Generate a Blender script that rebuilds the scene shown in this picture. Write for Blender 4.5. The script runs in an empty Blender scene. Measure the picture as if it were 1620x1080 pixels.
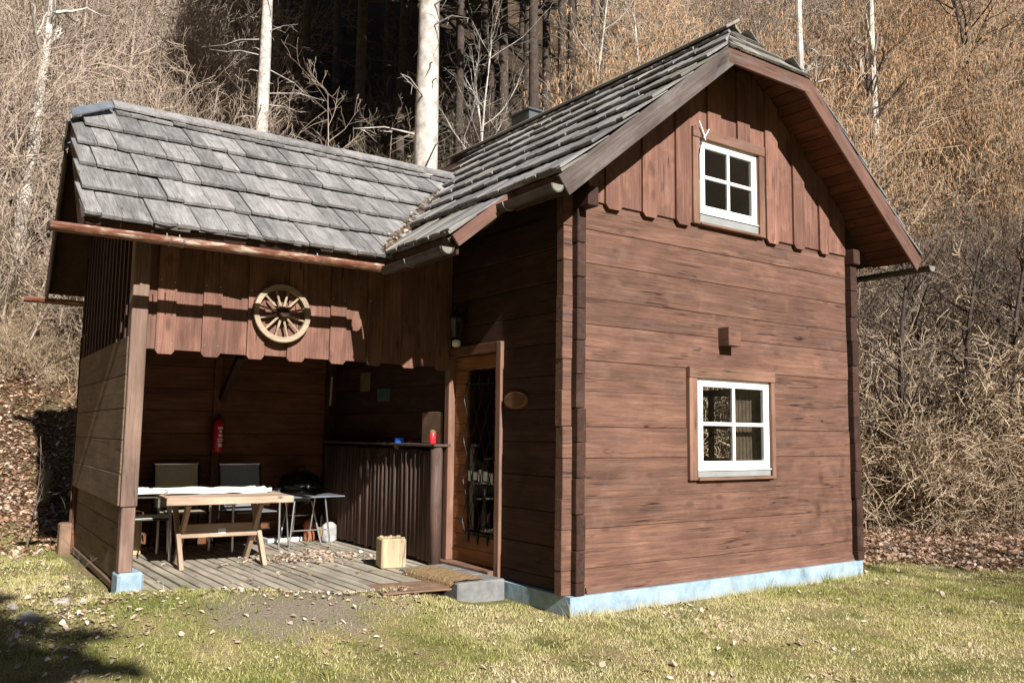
import bpy, math, random
import numpy as np
from mathutils import Vector, Matrix
random.seed(7); RNG = np.random.default_rng(7)
S = bpy.context.scene
COL = S.collection
# ---------------------------------------------------------------- camera
YAW, PITCH, ROLL, FPX = 0.62074761, 0.10572002, 0.01217182, 1370.67
CAM = Vector((-4.5447, -5.3280, 1.2441))
fw = Vector((math.sin(YAW)*math.cos(PITCH), math.cos(YAW)*math.cos(PITCH), math.sin(PITCH)))
rt = Vector((math.cos(YAW), -math.sin(YAW), 0)); up = rt.cross(fw)
r2 = rt*math.cos(ROLL)+up*math.sin(ROLL); u2 = up*math.cos(ROLL)-rt*math.sin(ROLL)
cd = bpy.data.cameras.new('camera'); cam = bpy.data.objects.new('camera', cd); COL.objects.link(cam)
cam.matrix_world = Matrix(((r2.x, u2.x, -fw.x, CAM.x), (r2.y, u2.y, -fw.y, CAM.y), (r2.z, u2.z, -fw.z, CAM.z), (0, 0, 0, 1)))
cd.sensor_width = 36; cd.lens = 36*FPX/1620; cd.clip_end = 600; cd.clip_start = .05
S.camera = cam
# ---------------------------------------------------------------- light
SUN = Vector((.10, 1, -.62)).normalized()          # travel direction of sunlight
W = bpy.data.worlds.new('World'); S.world = W; W.use_nodes = True
wn = W.node_tree; bg = wn.nodes['Background']; sky = wn.nodes.new('ShaderNodeTexSky')
sky.sky_type = 'NISHITA'; sky.sun_disc = False; sky.altitude = 1200; sky.air_density = .75; sky.dust_density = .1
sky.sun_elevation = math.asin(-SUN.z); sky.sun_rotation = math.atan2(-SUN.x, -SUN.y)
wn.links.new(sky.outputs[0], bg.inputs[0]); bg.inputs[1].default_value = .05
ld = bpy.data.lights.new('sun', 'SUN'); ld.energy = 5.0; ld.angle = math.radians(.55); ld.color = (1, .97, .925)
sun = bpy.data.objects.new('sun', ld); COL.objects.link(sun); sun.location = (-3, -20, 20)
sun.rotation_euler = SUN.to_track_quat('-Z', 'Y').to_euler()
S.view_settings.view_transform = 'Standard'; S.view_settings.look = 'None'
S.view_settings.exposure = .95; S.view_settings.gamma = 1
S.render.engine = 'CYCLES'
S.cycles.max_bounces = 4; S.cycles.diffuse_bounces = 2; S.cycles.transparent_max_bounces = 8

# ---------------------------------------------------------------- materials
MATS = {}
def nodes(name):
    m = bpy.data.materials.new(name); m.use_nodes = True; nt = m.node_tree
    return m, nt, nt.nodes['Principled BSDF'], (lambda t: nt.nodes.new('ShaderNode'+t)), nt.links.new
def ramp(n, stops):
    cr = n.color_ramp
    while len(cr.elements) < len(stops): cr.elements.new(.5)
    for e, (p, c) in zip(cr.elements, stops):
        e.position = p; e.color = (*c, 1) if len(c) == 3 else c
def plain(name, c, rough=.7, metal=0, var=.12, scale=6, bump=.1, spec=.4):
    m, nt, b, N, L = nodes(name)
    tc = N('TexCoord'); n = N('TexNoise'); n.inputs['Scale'].default_value = scale; n.inputs['Detail'].default_value = 6
    L(tc.outputs['Object'], n.inputs['Vector'])
    r = N('ValToRGB'); ramp(r, [(.3, tuple(x*(1-var) for x in c)), (.7, tuple(min(1, x*(1+var)) for x in c))]); L(n.outputs[0], r.inputs[0])
    L(r.outputs[0], b.inputs['Base Color']); b.inputs['Roughness'].default_value = rough; b.inputs['Metallic'].default_value = metal
    b.inputs['Specular IOR Level'].default_value = spec
    if bump:
        bp = N('Bump'); bp.inputs['Strength'].default_value = bump; bp.inputs['Distance'].default_value = .01
        L(n.outputs[0], bp.inputs['Height']); L(bp.outputs[0], b.inputs['Normal'])
    MATS[name] = m; return m
def wood(name, cols, axis=0, sc=1., rough=.78, var=.22, knot=.6, bump=.3, grey=.25, greycol=(.17, .15, .14), stain=.35, crack=.8, accent=.0, acol=(.30, .15, .08)):
    m, nt, b, N, L = nodes(name)
    tc = N('TexCoord'); oi = N('ObjectInfo'); cx = N('CombineXYZ')
    for i, k in enumerate((37, 91, 53)):
        mm = N('Math'); mm.operation = 'MULTIPLY'; mm.inputs[1].default_value = k; L(oi.outputs['Random'], mm.inputs[0]); L(mm.outputs[0], cx.inputs[i])
    ad = N('VectorMath'); ad.operation = 'ADD'; L(tc.outputs['Object'], ad.inputs[0]); L(cx.outputs[0], ad.inputs[1])
    def mapped(a, o):
        mp = N('Mapping'); v = [o*sc]*3; v[axis] = a*sc; mp.inputs['Scale'].default_value = v; L(ad.outputs[0], mp.inputs[0]); return mp
    def noise(mp, s, d, dist=0., rg=.6):
        n = N('TexNoise'); n.inputs['Scale'].default_value = s; n.inputs['Detail'].default_value = d; n.inputs['Roughness'].default_value = rg
        n.inputs['Distortion'].default_value = dist; L(mp.outputs[0], n.inputs['Vector']); return n
    n1 = noise(mapped(1.5, 42), 1.0, 10, 1.1, .72)
    r = N('ValToRGB'); ramp(r, [(.25, cols[0]), (.5, cols[1]), (.75, cols[2])]); L(n1.outputs[0], r.inputs[0])
    # broad blotches
    n2 = noise(mapped(1.3, 3.2), 1.3, 5, .4, .6)
    mr = N('MapRange'); mr.inputs[1].default_value = .3; mr.inputs[2].default_value = .7; mr.inputs[3].default_value = 1-stain; mr.inputs[4].default_value = 1+stain
    L(n2.outputs[0], mr.inputs[0])
    mr2 = N('MapRange'); mr2.inputs[3].default_value = 1-var; mr2.inputs[4].default_value = 1+var; L(oi.outputs['Random'], mr2.inputs[0])
    pm = N('Math'); pm.operation = 'MULTIPLY'; L(mr.outputs[0], pm.inputs[0]); L(mr2.outputs[0], pm.inputs[1])
    mul = N('VectorMath'); mul.operation = 'SCALE'; L(r.outputs[0], mul.inputs[0]); L(pm.outputs[0], mul.inputs['Scale'])
    out = mul.outputs[0]
    # weathered grey
    n3 = noise(mapped(.9, 5), 1.7, 6, .5, .65)
    g = N('MapRange'); g.inputs[1].default_value = .52; g.inputs[2].default_value = .75; g.inputs[3].default_value = 0; g.inputs[4].default_value = grey*2; L(n3.outputs[0], g.inputs[0])
    mx = N('Mix'); mx.data_type = 'RGBA'; L(g.outputs[0], mx.inputs[0]); L(out, mx.inputs[6]); mx.inputs[7].default_value = (*greycol, 1); out = mx.outputs[2]
    if accent:
        na = noise(mapped(2.6, 3.0), 1.9, 4, .3, .55); ar = N('MapRange'); ar.inputs[1].default_value = .56; ar.inputs[2].default_value = .72; ar.inputs[3].default_value = 0; ar.inputs[4].default_value = accent; L(na.outputs[0], ar.inputs[0])
        ma = N('Mix'); ma.data_type = 'RGBA'; L(ar.outputs[0], ma.inputs[0]); L(out, ma.inputs[6]); ma.inputs[7].default_value = (*acol, 1); out = ma.outputs[2]
    if knot:
        vo = N('TexVoronoi'); vo.inputs['Scale'].default_value = 1; L(mapped(3.0, 6.5).outputs[0], vo.inputs['Vector'])
        kr = N('MapRange'); kr.inputs[1].default_value = .10; kr.inputs[2].default_value = .20; kr.inputs[3].default_value = knot; kr.inputs[4].default_value = 0; L(vo.outputs['Distance'], kr.inputs[0])
        mk = N('Mix'); mk.data_type = 'RGBA'; L(kr.outputs[0], mk.inputs[0]); L(out, mk.inputs[6]); mk.inputs[7].default_value = (*[min(1, c*1.05) for c in cols[0]], 1); out = mk.outputs[2]
    if crack:
        nc = noise(mapped(.55, 15), 1.0, 3, .6, .5); sb = N('Math'); sb.operation = 'SUBTRACT'; sb.inputs[1].default_value = .5; L(nc.outputs[0], sb.inputs[0])
        ab = N('Math'); ab.operation = 'ABSOLUTE'; L(sb.outputs[0], ab.inputs[0]); c1 = N('MapRange'); c1.inputs[1].default_value = .004; c1.inputs[2].default_value = .014; c1.inputs[3].default_value = crack; c1.inputs[4].default_value = 0; L(ab.outputs[0], c1.inputs[0])
        nm = noise(mapped(1.6, 3.5), 1.0, 2); c2 = N('MapRange'); c2.inputs[1].default_value = .50; c2.inputs[2].default_value = .60; L(nm.outputs[0], c2.inputs[0])
        cm = N('Math'); cm.operation = 'MULTIPLY'; L(c1.outputs[0], cm.inputs[0]); L(c2.outputs[0], cm.inputs[1])
        mc = N('Mix'); mc.data_type = 'RGBA'; L(cm.outputs[0], mc.inputs[0]); L(out, mc.inputs[6]); mc.inputs[7].default_value = (*[c*.3 for c in cols[0]], 1); out = mc.outputs[2]
    L(out, b.inputs['Base Color']); b.inputs['Roughness'].default_value = rough; b.inputs['Specular IOR Level'].default_value = .3
    bp = N('Bump'); bp.inputs['Strength'].default_value = bump; bp.inputs['Distance'].default_value = .006
    L(n1.outputs[0], bp.inputs['Height']); L(bp.outputs[0], b.inputs['Normal'])
    MATS[name] = m; return m
def attr_mat(name, stops, rough=.8, attr='r', trans=0.):
    m, nt, b, N, L = nodes(name)
    a = N('Attribute'); a.attribute_name = attr; r = N('ValToRGB'); ramp(r, stops); L(a.outputs['Fac'], r.inputs[0])
    L(r.outputs[0], b.inputs['Base Color']); b.inputs['Roughness'].default_value = rough; b.inputs['Specular IOR Level'].default_value = .25
    if trans:
        t = N('BsdfTranslucent'); L(r.outputs[0], t.inputs[0]); ms = N('MixShader'); ms.inputs[0].default_value = trans
        L(b.outputs[0], ms.inputs[1]); L(t.outputs[0], ms.inputs[2]); L(ms.outputs[0], nt.nodes['Material Output'].inputs[0])
    MATS[name] = m; return m
GC = [(.058, .028, .019), (.132, .065, .043), (.225, .125, .086)]
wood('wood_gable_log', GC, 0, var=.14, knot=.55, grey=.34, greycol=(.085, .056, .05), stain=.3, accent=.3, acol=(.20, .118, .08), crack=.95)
wood('wood_side_log', [(.022, .010, .007), (.042, .019, .012), (.07, .034, .022)], 1, grey=.3, greycol=(.08, .05, .045))  # darker than the gable logs, with the side walls' shade put into the colour
wood('wood_end_grain', [(.06, .03, .02), (.11, .056, .036), (.17, .10, .07)], 2, sc=.6, knot=0, grey=.3)
wood('wood_red_board', [(.080, .038, .026), (.155, .073, .050), (.24, .125, .088)], 2, var=.16, knot=.6, grey=.3, greycol=(.15, .085, .07), stain=.36, accent=.4, acol=(.31, .16, .11))
wood('wood_plank_x', [(.075, .027, .011), (.13, .05, .02), (.20, .088, .036)], 0, var=.15, grey=.1)
wood('wood_plank_y', [(.085, .035, .018), (.14, .06, .03), (.19, .09, .05)], 1, var=.15, grey=.25)
wood('wood_left_wall', [(.075, .045, .028), (.13, .085, .055), (.19, .13, .085)], 1, var=.14, grey=.4, greycol=(.10, .095, .06))
wood('wood_dark_board', [(.03, .014, .010), (.055, .026, .018), (.09, .045, .03)], 2, var=.2, grey=.2, greycol=(.06, .05, .045))
wood('wood_barge', [(.05, .036, .03), (.088, .066, .056), (.155, .128, .115)], 0, var=.1, grey=.4, greycol=(.19, .18, .17))
wood('wood_barge_brown', [(.075, .036, .025), (.12, .06, .042), (.18, .10, .072)], 0, var=.1, grey=.25)
wood('wood_soffit', [(.075, .024, .012), (.115, .038, .019), (.165, .062, .03)], 1, var=.18, grey=.1)
wood('shingle_wood', [(.085, .078, .073), (.19, .178, .17), (.335, .32, .31)], 1, sc=1.7, var=.32, knot=.0, bump=.8, grey=.4, greycol=(.29, .285, .28), stain=.3)
wood('shingle_moss', [(.10, .092, .076), (.19, .175, .15), (.30, .28, .25)], 1, var=.25, knot=0, bump=.6, grey=.22, greycol=(.13, .14, .06))
wood('wood_post', [(.11, .066, .048), (.17, .105, .078), (.24, .16, .12)], 2, var=.08, grey=.3, greycol=(.2, .15, .12))
wood('wood_door', [(.14, .055, .018), (.225, .094, .031), (.32, .145, .053)], 1, var=.12, grey=.05)
wood('wood_trim', [(.115, .058, .038), (.175, .092, .06), (.245, .14, .098)], 2, var=.08, knot=.2, grey=.2)
wood('wood_trim_x', [(.115, .058, .038), (.175, .092, .06), (.245, .14, .098)], 0, var=.08, knot=.2, grey=.2)
wood('wood_deck', [(.21, .18, .135), (.33, .285, .22), (.45, .395, .31)], 1, var=.16, grey=.4, greycol=(.22, .22, .15))
wood('wood_pole', [(.05, .028, .022), (.095, .055, .042), (.15, .095, .075)], 2, var=.2, grey=.3, greycol=(.12, .10, .09))
wood('wood_table', [(.27, .18, .12), (.38, .27, .19), (.48, .36, .27)], 0, var=.1, grey=.25, greycol=(.33, .27, .22))
wood('wood_pale', [(.30, .22, .125), (.41, .315, .19), (.50, .40, .26)], 2, var=.08, knot=.3, grey=.15)
wood('wood_wheel', [(.20, .15, .095), (.31, .24, .16), (.44, .355, .25)], 0, var=.08, knot=0, grey=.3, greycol=(.35, .30, .23))
plain('paint_white', (.80, .80, .78), .45, var=.03, bump=.03)
def plinth_mat():
    m, nt, b, N, L = nodes('paint_blue_render'); tc = N('TexCoord')
    def noise(sc, d): n = N('TexNoise'); n.inputs['Scale'].default_value = sc; n.inputs['Detail'].default_value = d; n.inputs['Roughness'].default_value = .7; L(tc.outputs['Object'], n.inputs['Vector']); return n
    n = noise(7, 8); r = N('ValToRGB'); ramp(r, [(.3, (.17, .235, .285)), (.5, (.25, .34, .40)), (.7, (.34, .43, .47))]); L(n.outputs[0], r.inputs[0])
    sx = N('SeparateXYZ'); L(tc.outputs['Object'], sx.inputs[0]); n2 = noise(11, 6); md = N('Math'); md.operation = 'MULTIPLY_ADD'; md.inputs[1].default_value = .16; L(n2.outputs[0], md.inputs[0]); L(sx.outputs[2], md.inputs[2])
    mr = N('MapRange'); mr.inputs[1].default_value = -.09; mr.inputs[2].default_value = -.02; mr.inputs[3].default_value = .8; mr.inputs[4].default_value = 0; L(md.outputs[0], mr.inputs[0])
    mx = N('Mix'); mx.data_type = 'RGBA'; L(mr.outputs[0], mx.inputs[0]); L(r.outputs[0], mx.inputs[6]); mx.inputs[7].default_value = (.30, .26, .20, 1)
    L(mx.outputs[2], b.inputs['Base Color']); b.inputs['Roughness'].default_value = .9
    bp = N('Bump'); bp.inputs['Strength'].default_value = .6; bp.inputs['Distance'].default_value = .012; L(n.outputs[0], bp.inputs['Height']); L(bp.outputs[0], b.inputs['Normal']); MATS[m.name] = m
plinth_mat()
plain('sill_grey', (.25, .26, .25), .5, var=.1)
plain('black_iron', (.012, .012, .013), .45, metal=.4, var=.2)
plain('black_enamel', (.008, .008, .009), .18, var=.1, bump=0, spec=.6)
plain('steel', (.55, .55, .55), .3, metal=.9, var=.1)
plain('zinc', (.27, .30, .33), .45, metal=.6, var=.2)
plain('slate_metal', (.085, .095, .10), .5, metal=.3, var=.25)
plain('cap_pale', (.17, .165, .13), .5, var=.3)
plain('gutter_dark', (.055, .045, .036), .5, metal=.0, var=.4, scale=12)
plain('red_enamel', (.42, .012, .012), .3, var=.1, bump=0)
plain('red_wax', (.65, .02, .03), .35, var=.1, bump=0)
plain('blue_plastic', (.02, .12, .55), .4, var=.1, bump=0)
plain('teal_plate', (.06, .11, .12), .5, var=.2)
plain('ochre_plate', (.17, .13, .06), .7, var=.25)
plain('label_white', (.7, .7, .68), .6, var=.05)
plain('concrete', (.17, .17, .165), .92, var=.22, scale=14, bump=.5)
plain('stone_pale', (.36, .32, .285), .92, var=.25, scale=8, bump=.8)
plain('coir', (.24, .155, .075), .95, var=.45, scale=60, bump=1.)
plain('rust_plate', (.20, .12, .075), .8, var=.3, scale=7)
plain('cloth_white', (.70, .67, .60), .9, var=.08, bump=.3)
plain('textile_grey', (.17, .18, .19), .8, var=.15, scale=90, bump=.2)
plain('textile_beige', (.36, .32, .22), .8, var=.15, scale=90, bump=.2)
plain('textile_pale', (.62, .58, .47), .8, var=.12, scale=90, bump=.2)
plain('bag_orange', (.50, .16, .06), .6, var=.5, scale=9)
plain('bag_grey', (.35, .34, .33), .6, var=.4, scale=9)
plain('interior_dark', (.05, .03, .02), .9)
plain('curtain', (.11, .075, .05), .9, var=.3, scale=15)
plain('bark_pale', (.46, .41, .36), .9, var=.42, scale=7, bump=.9)
plain('bark_birch', (.46, .42, .37), .85, var=.4, scale=5, bump=.5)
plain('bark_dark', (.06, .043, .033), .95, var=.4, scale=10, bump=.9)
plain('bark_olive', (.17, .15, .085), .9, var=.4, scale=6, bump=.5)
plain('twig_tan', (.37, .275, .18), .85, var=.38, scale=1.2, bump=0)
plain('twig_grey', (.36, .28, .215), .85, var=.4, scale=1.2, bump=0)
plain('twig_brown', (.13, .095, .068), .85, var=.4, scale=1.2, bump=0)
plain('catkin', (.45, .265, .14), .85, var=.35, scale=1.0, bump=0)
plain('needles', (.028, .048, .014), .7, var=.45, scale=1.5, bump=0)
attr_mat('grass_blade', [(0, (.16, .19, .04)), (.25, (.30, .31, .085)), (.5, (.48, .44, .18)), (.75, (.62, .54, .28)), (1, (.70, .61, .40))], .7, trans=.3)
attr_mat('leaf_dry', [(0, (.17, .085, .045)), (.35, (.34, .20, .12)), (.7, (.48, .34, .24)), (1, (.62, .50, .40))], .8, trans=.15)
attr_mat('leaf_pale', [(0, (.24, .15, .09)), (.4, (.46, .34, .24)), (1, (.68, .58, .49))], .8, trans=.15)
# gutter with red-brown paint mottled with pale specks
def gutter_paint():
    m, nt, b, N, L = nodes('gutter_paint')
    tc = N('TexCoord'); mp = N('Mapping'); mp.inputs['Scale'].default_value = (3.5, 16, 16); L(tc.outputs['Object'], mp.inputs[0])
    n = N('TexNoise'); n.inputs['Scale'].default_value = 1.4; n.inputs['Detail'].default_value = 8; n.inputs['Roughness'].default_value = .7; L(mp.outputs[0], n.inputs['Vector'])
    r = N('ValToRGB'); ramp(r, [(.35, (.13, .045, .03)), (.50, (.21, .085, .05)), (.56, (.34, .20, .14)), (.64, (.55, .48, .40))]); L(n.outputs[0], r.inputs[0])
    L(r.outputs[0], b.inputs['Base Color']); b.inputs['Roughness'].default_value = .5; MATS['gutter_paint'] = m
gutter_paint()
def glass():
    m, nt, b, N, L = nodes('pane_glass')
    g = N('BsdfGlossy'); g.inputs['Roughness'].default_value = .02; t = N('BsdfTransparent'); t.inputs[0].default_value = (.88, .90, .89, 1)
    lw = N('LayerWeight'); lw.inputs[0].default_value = .5; pw = N('Math'); pw.operation = 'POWER'; pw.inputs[1].default_value = 3.2; L(lw.outputs['Facing'], pw.inputs[0]); ma = N('Math'); ma.operation = 'MULTIPLY_ADD'; ma.inputs[1].default_value = .85; ma.inputs[2].default_value = .05; L(pw.outputs[0], ma.inputs[0]); ms = N('MixShader'); L(ma.outputs[0], ms.inputs[0]); L(t.outputs[0], ms.inputs[1]); L(g.outputs[0], ms.inputs[2])
    L(ms.outputs[0], nt.nodes['Material Output'].inputs[0]); MATS['pane_glass'] = m
glass()

# ---------------------------------------------------------------- mesh helpers
class MB:
    def __init__(s): s.v = []; s.f = []
    def quadbox(s, P):          # 8 points: bottom 4 ccw, top 4 ccw
        o = len(s.v); s.v += [tuple(p) for p in P]
        s.f += [tuple(o+i for i in q) for q in ((3, 2, 1, 0), (4, 5, 6, 7), (0, 1, 5, 4), (1, 2, 6, 5), (2, 3, 7, 6), (3, 0, 4, 7))]; return s
    def box(s, a, b):
        (x0, y0, z0), (x1, y1, z1) = a, b
        return s.quadbox([(x0, y0, z0), (x1, y0, z0), (x1, y1, z0), (x0, y1, z0), (x0, y0, z1), (x1, y0, z1), (x1, y1, z1), (x0, y1, z1)])
    def cbox(s, c, d, ch=.006, M=None):   # chamfered box, centre c, size d
        hx, hy, hz = d[0]/2, d[1]/2, d[2]/2; ch = min(ch, hx*.8, hy*.8, hz*.8); o = len(s.v); V = []
        for sx in (-1, 1):
            for sy in (-1, 1):
                for sz in (-1, 1):
                    V += [(sx*(hx-ch), sy*(hy-ch), sz*hz), (sx*(hx-ch), sy*hy, sz*(hz-ch)), (sx*hx, sy*(hy-ch), sz*(hz-ch))]
        def I(sx, sy, sz, k): return o+((sx > 0)*4+(sy > 0)*2+(sz > 0))*3+k
        for q in V:
            p = Vector(q)
            if M is not None: p = M @ p
            s.v.append((p.x+c[0], p.y+c[1], p.z+c[2]))
        C = ((-1, -1), (1, -1), (1, 1), (-1, 1)); F = s.f
        for z in (-1, 1): F.append(tuple(I(x, y, z, 0) for x, y in (C if z > 0 else C[::-1])))
        for y in (-1, 1): F.append(tuple(I(x, y, z, 1) for x, z in (C if y < 0 else C[::-1])))
        for x in (-1, 1): F.append(tuple(I(x, y, z, 2) for y, z in (C if x > 0 else C[::-1])))
        for a in (-1, 1):
            for b in (-1, 1):
                F.append((I(a, b, -1, 1), I(a, b, 1, 1), I(a, b, 1, 2), I(a, b, -1, 2)))
                F.append((I(a, -1, b, 0), I(a, 1, b, 0), I(a, 1, b, 2), I(a, -1, b, 2)))
                F.append((I(-1, a, b, 0), I(1, a, b, 0), I(1, a, b, 1), I(-1, a, b, 1)))
                for c2 in (-1, 1): F.append((I(a, b, c2, 0), I(a, b, c2, 1), I(a, b, c2, 2)))
        return s
    def prism(s, poly, ax, a, b):
        def P(q, w): return {'y': (q[0], w, q[1]), 'x': (w, q[0], q[1]), 'z': (q[0], q[1], w)}[ax]
        o = len(s.v); n = len(poly)
        s.v += [P(q, a) for q in poly]+[P(q, b) for q in poly]
        s.f.append(tuple(o+i for i in range(n))); s.f.append(tuple(o+n+i for i in reversed(range(n))))
        for i in range(n): j = (i+1) % n; s.f.append((o+i, o+n+i, o+n+j, o+j))
        return s
    def slab(s, pts, off):      # polygon in 3d extruded by vector
        o = len(s.v); n = len(pts); off = Vector(off)
        s.v += [tuple(p) for p in pts]+[tuple(Vector(p)+off) for p in pts]
        s.f.append(tuple(o+i for i in range(n))); s.f.append(tuple(o+n+i for i in reversed(range(n))))
        for i in range(n): j = (i+1) % n; s.f.append((o+i, o+n+i, o+n+j, o+j))
        return s
    def tube(s, pts, rad, n=6, cap=True):
        if not hasattr(rad, '__len__'): rad = [rad]*len(pts)
        o = len(s.v); pts = [Vector(p) for p in pts]; ref = None
        for i, p in enumerate(pts):
            d = (pts[min(i+1, len(pts)-1)]-pts[max(i-1, 0)])
            d = d.normalized() if d.length > 1e-9 else Vector((0, 0, 1))
            if ref is None: ref = Vector((1, 0, 0)) if abs(d.x) < .8 else Vector((0, 1, 0))
            e1 = (ref-d*ref.dot(d))
            if e1.length < 1e-5: e1 = d.orthogonal()
            e1.normalize(); e2 = d.cross(e1); ref = e1
            for k in range(n):
                a = 2*math.pi*k/n; q = p+(e1*math.cos(a)+e2*math.sin(a))*rad[i]; s.v.append((q.x, q.y, q.z))
        for i in range(len(pts)-1):
            for k in range(n):
                a = o+i*n+k; b = o+i*n+(k+1) % n; s.f.append((a, b, b+n, a+n))
        if cap:
            s.f.append(tuple(o+k for k in reversed(range(n)))); e = o+(len(pts)-1)*n; s.f.append(tuple(e+k for k in range(n)))
        return s
    def lathe(s, prof, c, n=16, M=None):   # prof list of (r, z)
        o = len(s.v)
        for r, z in prof:
            for k in range(n):
                a = 2*math.pi*k/n; p = Vector((r*math.cos(a), r*math.sin(a), z))
                if M is not None: p = M @ p
                s.v.append((p.x+c[0], p.y+c[1], p.z+c[2]))
        for i in range(len(prof)-1):
            for k in range(n):
                a = o+i*n+k; b = o+i*n+(k+1) % n; s.f.append((a, b, b+n, a+n))
        s.f.append(tuple(o+k for k in reversed(range(n)))); e = o+(len(prof)-1)*n; s.f.append(tuple(e+k for k in range(n)))
        return s
    def mesh(s, name, smooth=False):
        me = bpy.data.meshes.new(name); me.from_pydata(s.v, [], s.f); 
        if smooth: me.shade_smooth()
        return me
    def build(s, name, mat, parent=None, loc=(0, 0, 0), smooth=False, rot=(0, 0, 0)):
        return link(name, s.mesh(name, smooth), mat, parent, loc, rot)
def link(name, me, mat, parent=None, loc=(0, 0, 0), rot=(0, 0, 0)):
    if mat and not me.materials: me.materials.append(MATS[mat])
    o = bpy.data.objects.new(name, me); COL.objects.link(o); o.parent = parent; o.location = loc; o.rotation_euler = rot; return o
def empty(name, loc=(0, 0, 0), rot=(0, 0, 0), parent=None):
    o = bpy.data.objects.new(name, None); COL.objects.link(o); o.location = loc; o.rotation_euler = rot; o.parent = parent; o.empty_display_size = .2; return o
def tag(o, label=None, cat=None, group=None, kind=None):
    for k, v in (('label', label), ('category', cat), ('group', group), ('kind', kind)):
        if v: o[k] = v
    return o
def copy_tree(o, parent=None):
    c = o.copy(); COL.objects.link(c); c.parent = parent
    for ch in KIDS.get(o.name, ()): copy_tree(ch, c)
    return c
KIDS = {}
BOXES = {}
def cpart(name, mat, parent, a, b, ch=.005, jit=0):
    """chamfered box from a to b, own origin at its centre (grain runs in local axes)"""
    d = tuple(round(b[i]-a[i], 4) for i in range(3)); key = (d, mat, ch)
    me = BOXES.get(key)
    if me is None: me = BOXES[key] = MB().cbox((0, 0, 0), d, ch).mesh(name)
    return link(name, me, mat, parent, tuple((a[i]+b[i])/2+(random.uniform(-jit, jit) if jit else 0) for i in range(3)))
def prism_part(name, mat, parent, poly, ax, a, b):
    k = {'y': (0, 2), 'x': (1, 2), 'z': (0, 1)}[ax]
    c = [0, 0, 0]; c[k[0]] = sum(p[0] for p in poly)/len(poly); c[k[1]] = sum(p[1] for p in poly)/len(poly); c['xyz'.index(ax)] = (a+b)/2
    w = c['xyz'.index(ax)]
    return MB().prism([(p[0]-c[k[0]], p[1]-c[k[1]]) for p in poly], ax, a-w, b-w).build(name, mat, parent, c)
def numpy_mesh(name, V, F, mat, parent=None, attr=None, fs=3):
    me = bpy.data.meshes.new(name); n = len(V); k = len(F)
    me.vertices.add(n); me.vertices.foreach_set('co', np.ascontiguousarray(V, dtype=np.float32).ravel())
    me.loops.add(k*fs); me.loops.foreach_set('vertex_index', np.ascontiguousarray(F, dtype=np.int32).ravel())
    me.polygons.add(k); me.polygons.foreach_set('loop_start', np.arange(0, k*fs, fs, dtype=np.int32))
    if attr is not None:
        at = me.attributes.new('r', 'FLOAT', 'POINT'); at.data.foreach_set('value', np.ascontiguousarray(attr, dtype=np.float32))
    me.update(calc_edges=True); return link(name, me, mat, parent)
def pix(px, py, depth):
    """point on the ray of photo pixel (px,py) at the given depth along the view axis"""
    return CAM+(fw+r2*((px-810)/FPX)-u2*((py-540)/FPX))*depth
def topix(p):
    q = Vector(p)-CAM; d = q.dot(fw); return 810+FPX*q.dot(r2)/d, 540-FPX*q.dot(u2)/d, d

# ---------------------------------------------------------------- terrain
TX = [-60, -12, -5, -3, 4, 6, 7.5, 11, 14, 90]; TY = [1.0, 3.4, 4.5, 5.35, 5.9, 4.2, 2.9, 2.2, 1.6, -1]
def vnoise(x, y, s, seed=0):
    x = x/s+seed*17.3; y = y/s-seed*9.1
    xi = np.floor(x); yi = np.floor(y); fx = x-xi; fy = y-yi; fx = fx*fx*(3-2*fx); fy = fy*fy*(3-2*fy)
    def h(a, b):
        q = np.sin(a*127.1+b*311.7+seed*74.7)*43758.5453; return q-np.floor(q)
    return (h(xi, yi)*(1-fx)+h(xi+1, yi)*fx)*(1-fy)+(h(xi, yi+1)*(1-fx)+h(xi+1, yi+1)*fx)*fy
def hilld(x, y):
    d1 = (y-np.interp(x, TX, TY))
    d2 = (x-11.0)*.75+(y-.8)*.66
    k = 1.5
    m = np.maximum(d1, d2); return m+np.log1p(np.exp(-np.abs(d1-d2)/k))*k*.35*(1/(1+np.exp(-m)))
def terrain(x, y):
    x = np.asarray(x, float); y = np.asarray(y, float)
    base = -.16+.028*np.minimum(y, 2.0)+.085*np.clip((-1.6-x)/1.6, 0, 1)*np.clip((y+.5)/2, 0, 1)
    base = base+.122*np.clip((y-.0)/.9, 0, 1)*np.clip((-.55-x)/.5, 0, 1)*np.clip((x+3.6)/.5, 0, 1)*np.clip((1.9-y)/.5, 0, 1)
    base = np.where(y < -6, -.16-.028*6+.004*(y+6), base)
    base = base+np.maximum(np.clip((-19-y)*.53, 0, 95), np.clip((-22-x)*.5, 0, 60))  # unseen valley sides, added to cut sky fill on the shaded walls
    base = base-.09*np.clip((y-np.interp(x, [-3.1, -2.85, -1.85, -1.45, -.95, -.6, -.2], [1.95, 1.86, 1.22, 1.02, 1.02, 1.2, 1.2])-.02)/.10, 0, 1)*((x > -2.86) & (x < -.12) & (y < 4.6))
    d = hilld(x, y)
    h = np.where(d > 0, .82*d-.45*(1-np.exp(-np.maximum(d, 0)/.6)), 0)
    rough = (vnoise(x, y, 2.3, 1)-.5)*.5+(vnoise(x, y, .7, 2)-.5)*.16
    lawn = (vnoise(x, y, 1.1, 3)-.5)*.035+(vnoise(x, y, .3, 4)-.5)*.015
    return base+h+rough*np.clip(d/2.5, 0, 1)+lawn*np.clip(1-d, .2, 1)
def gz(x, y): return float(terrain(x, y))
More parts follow.
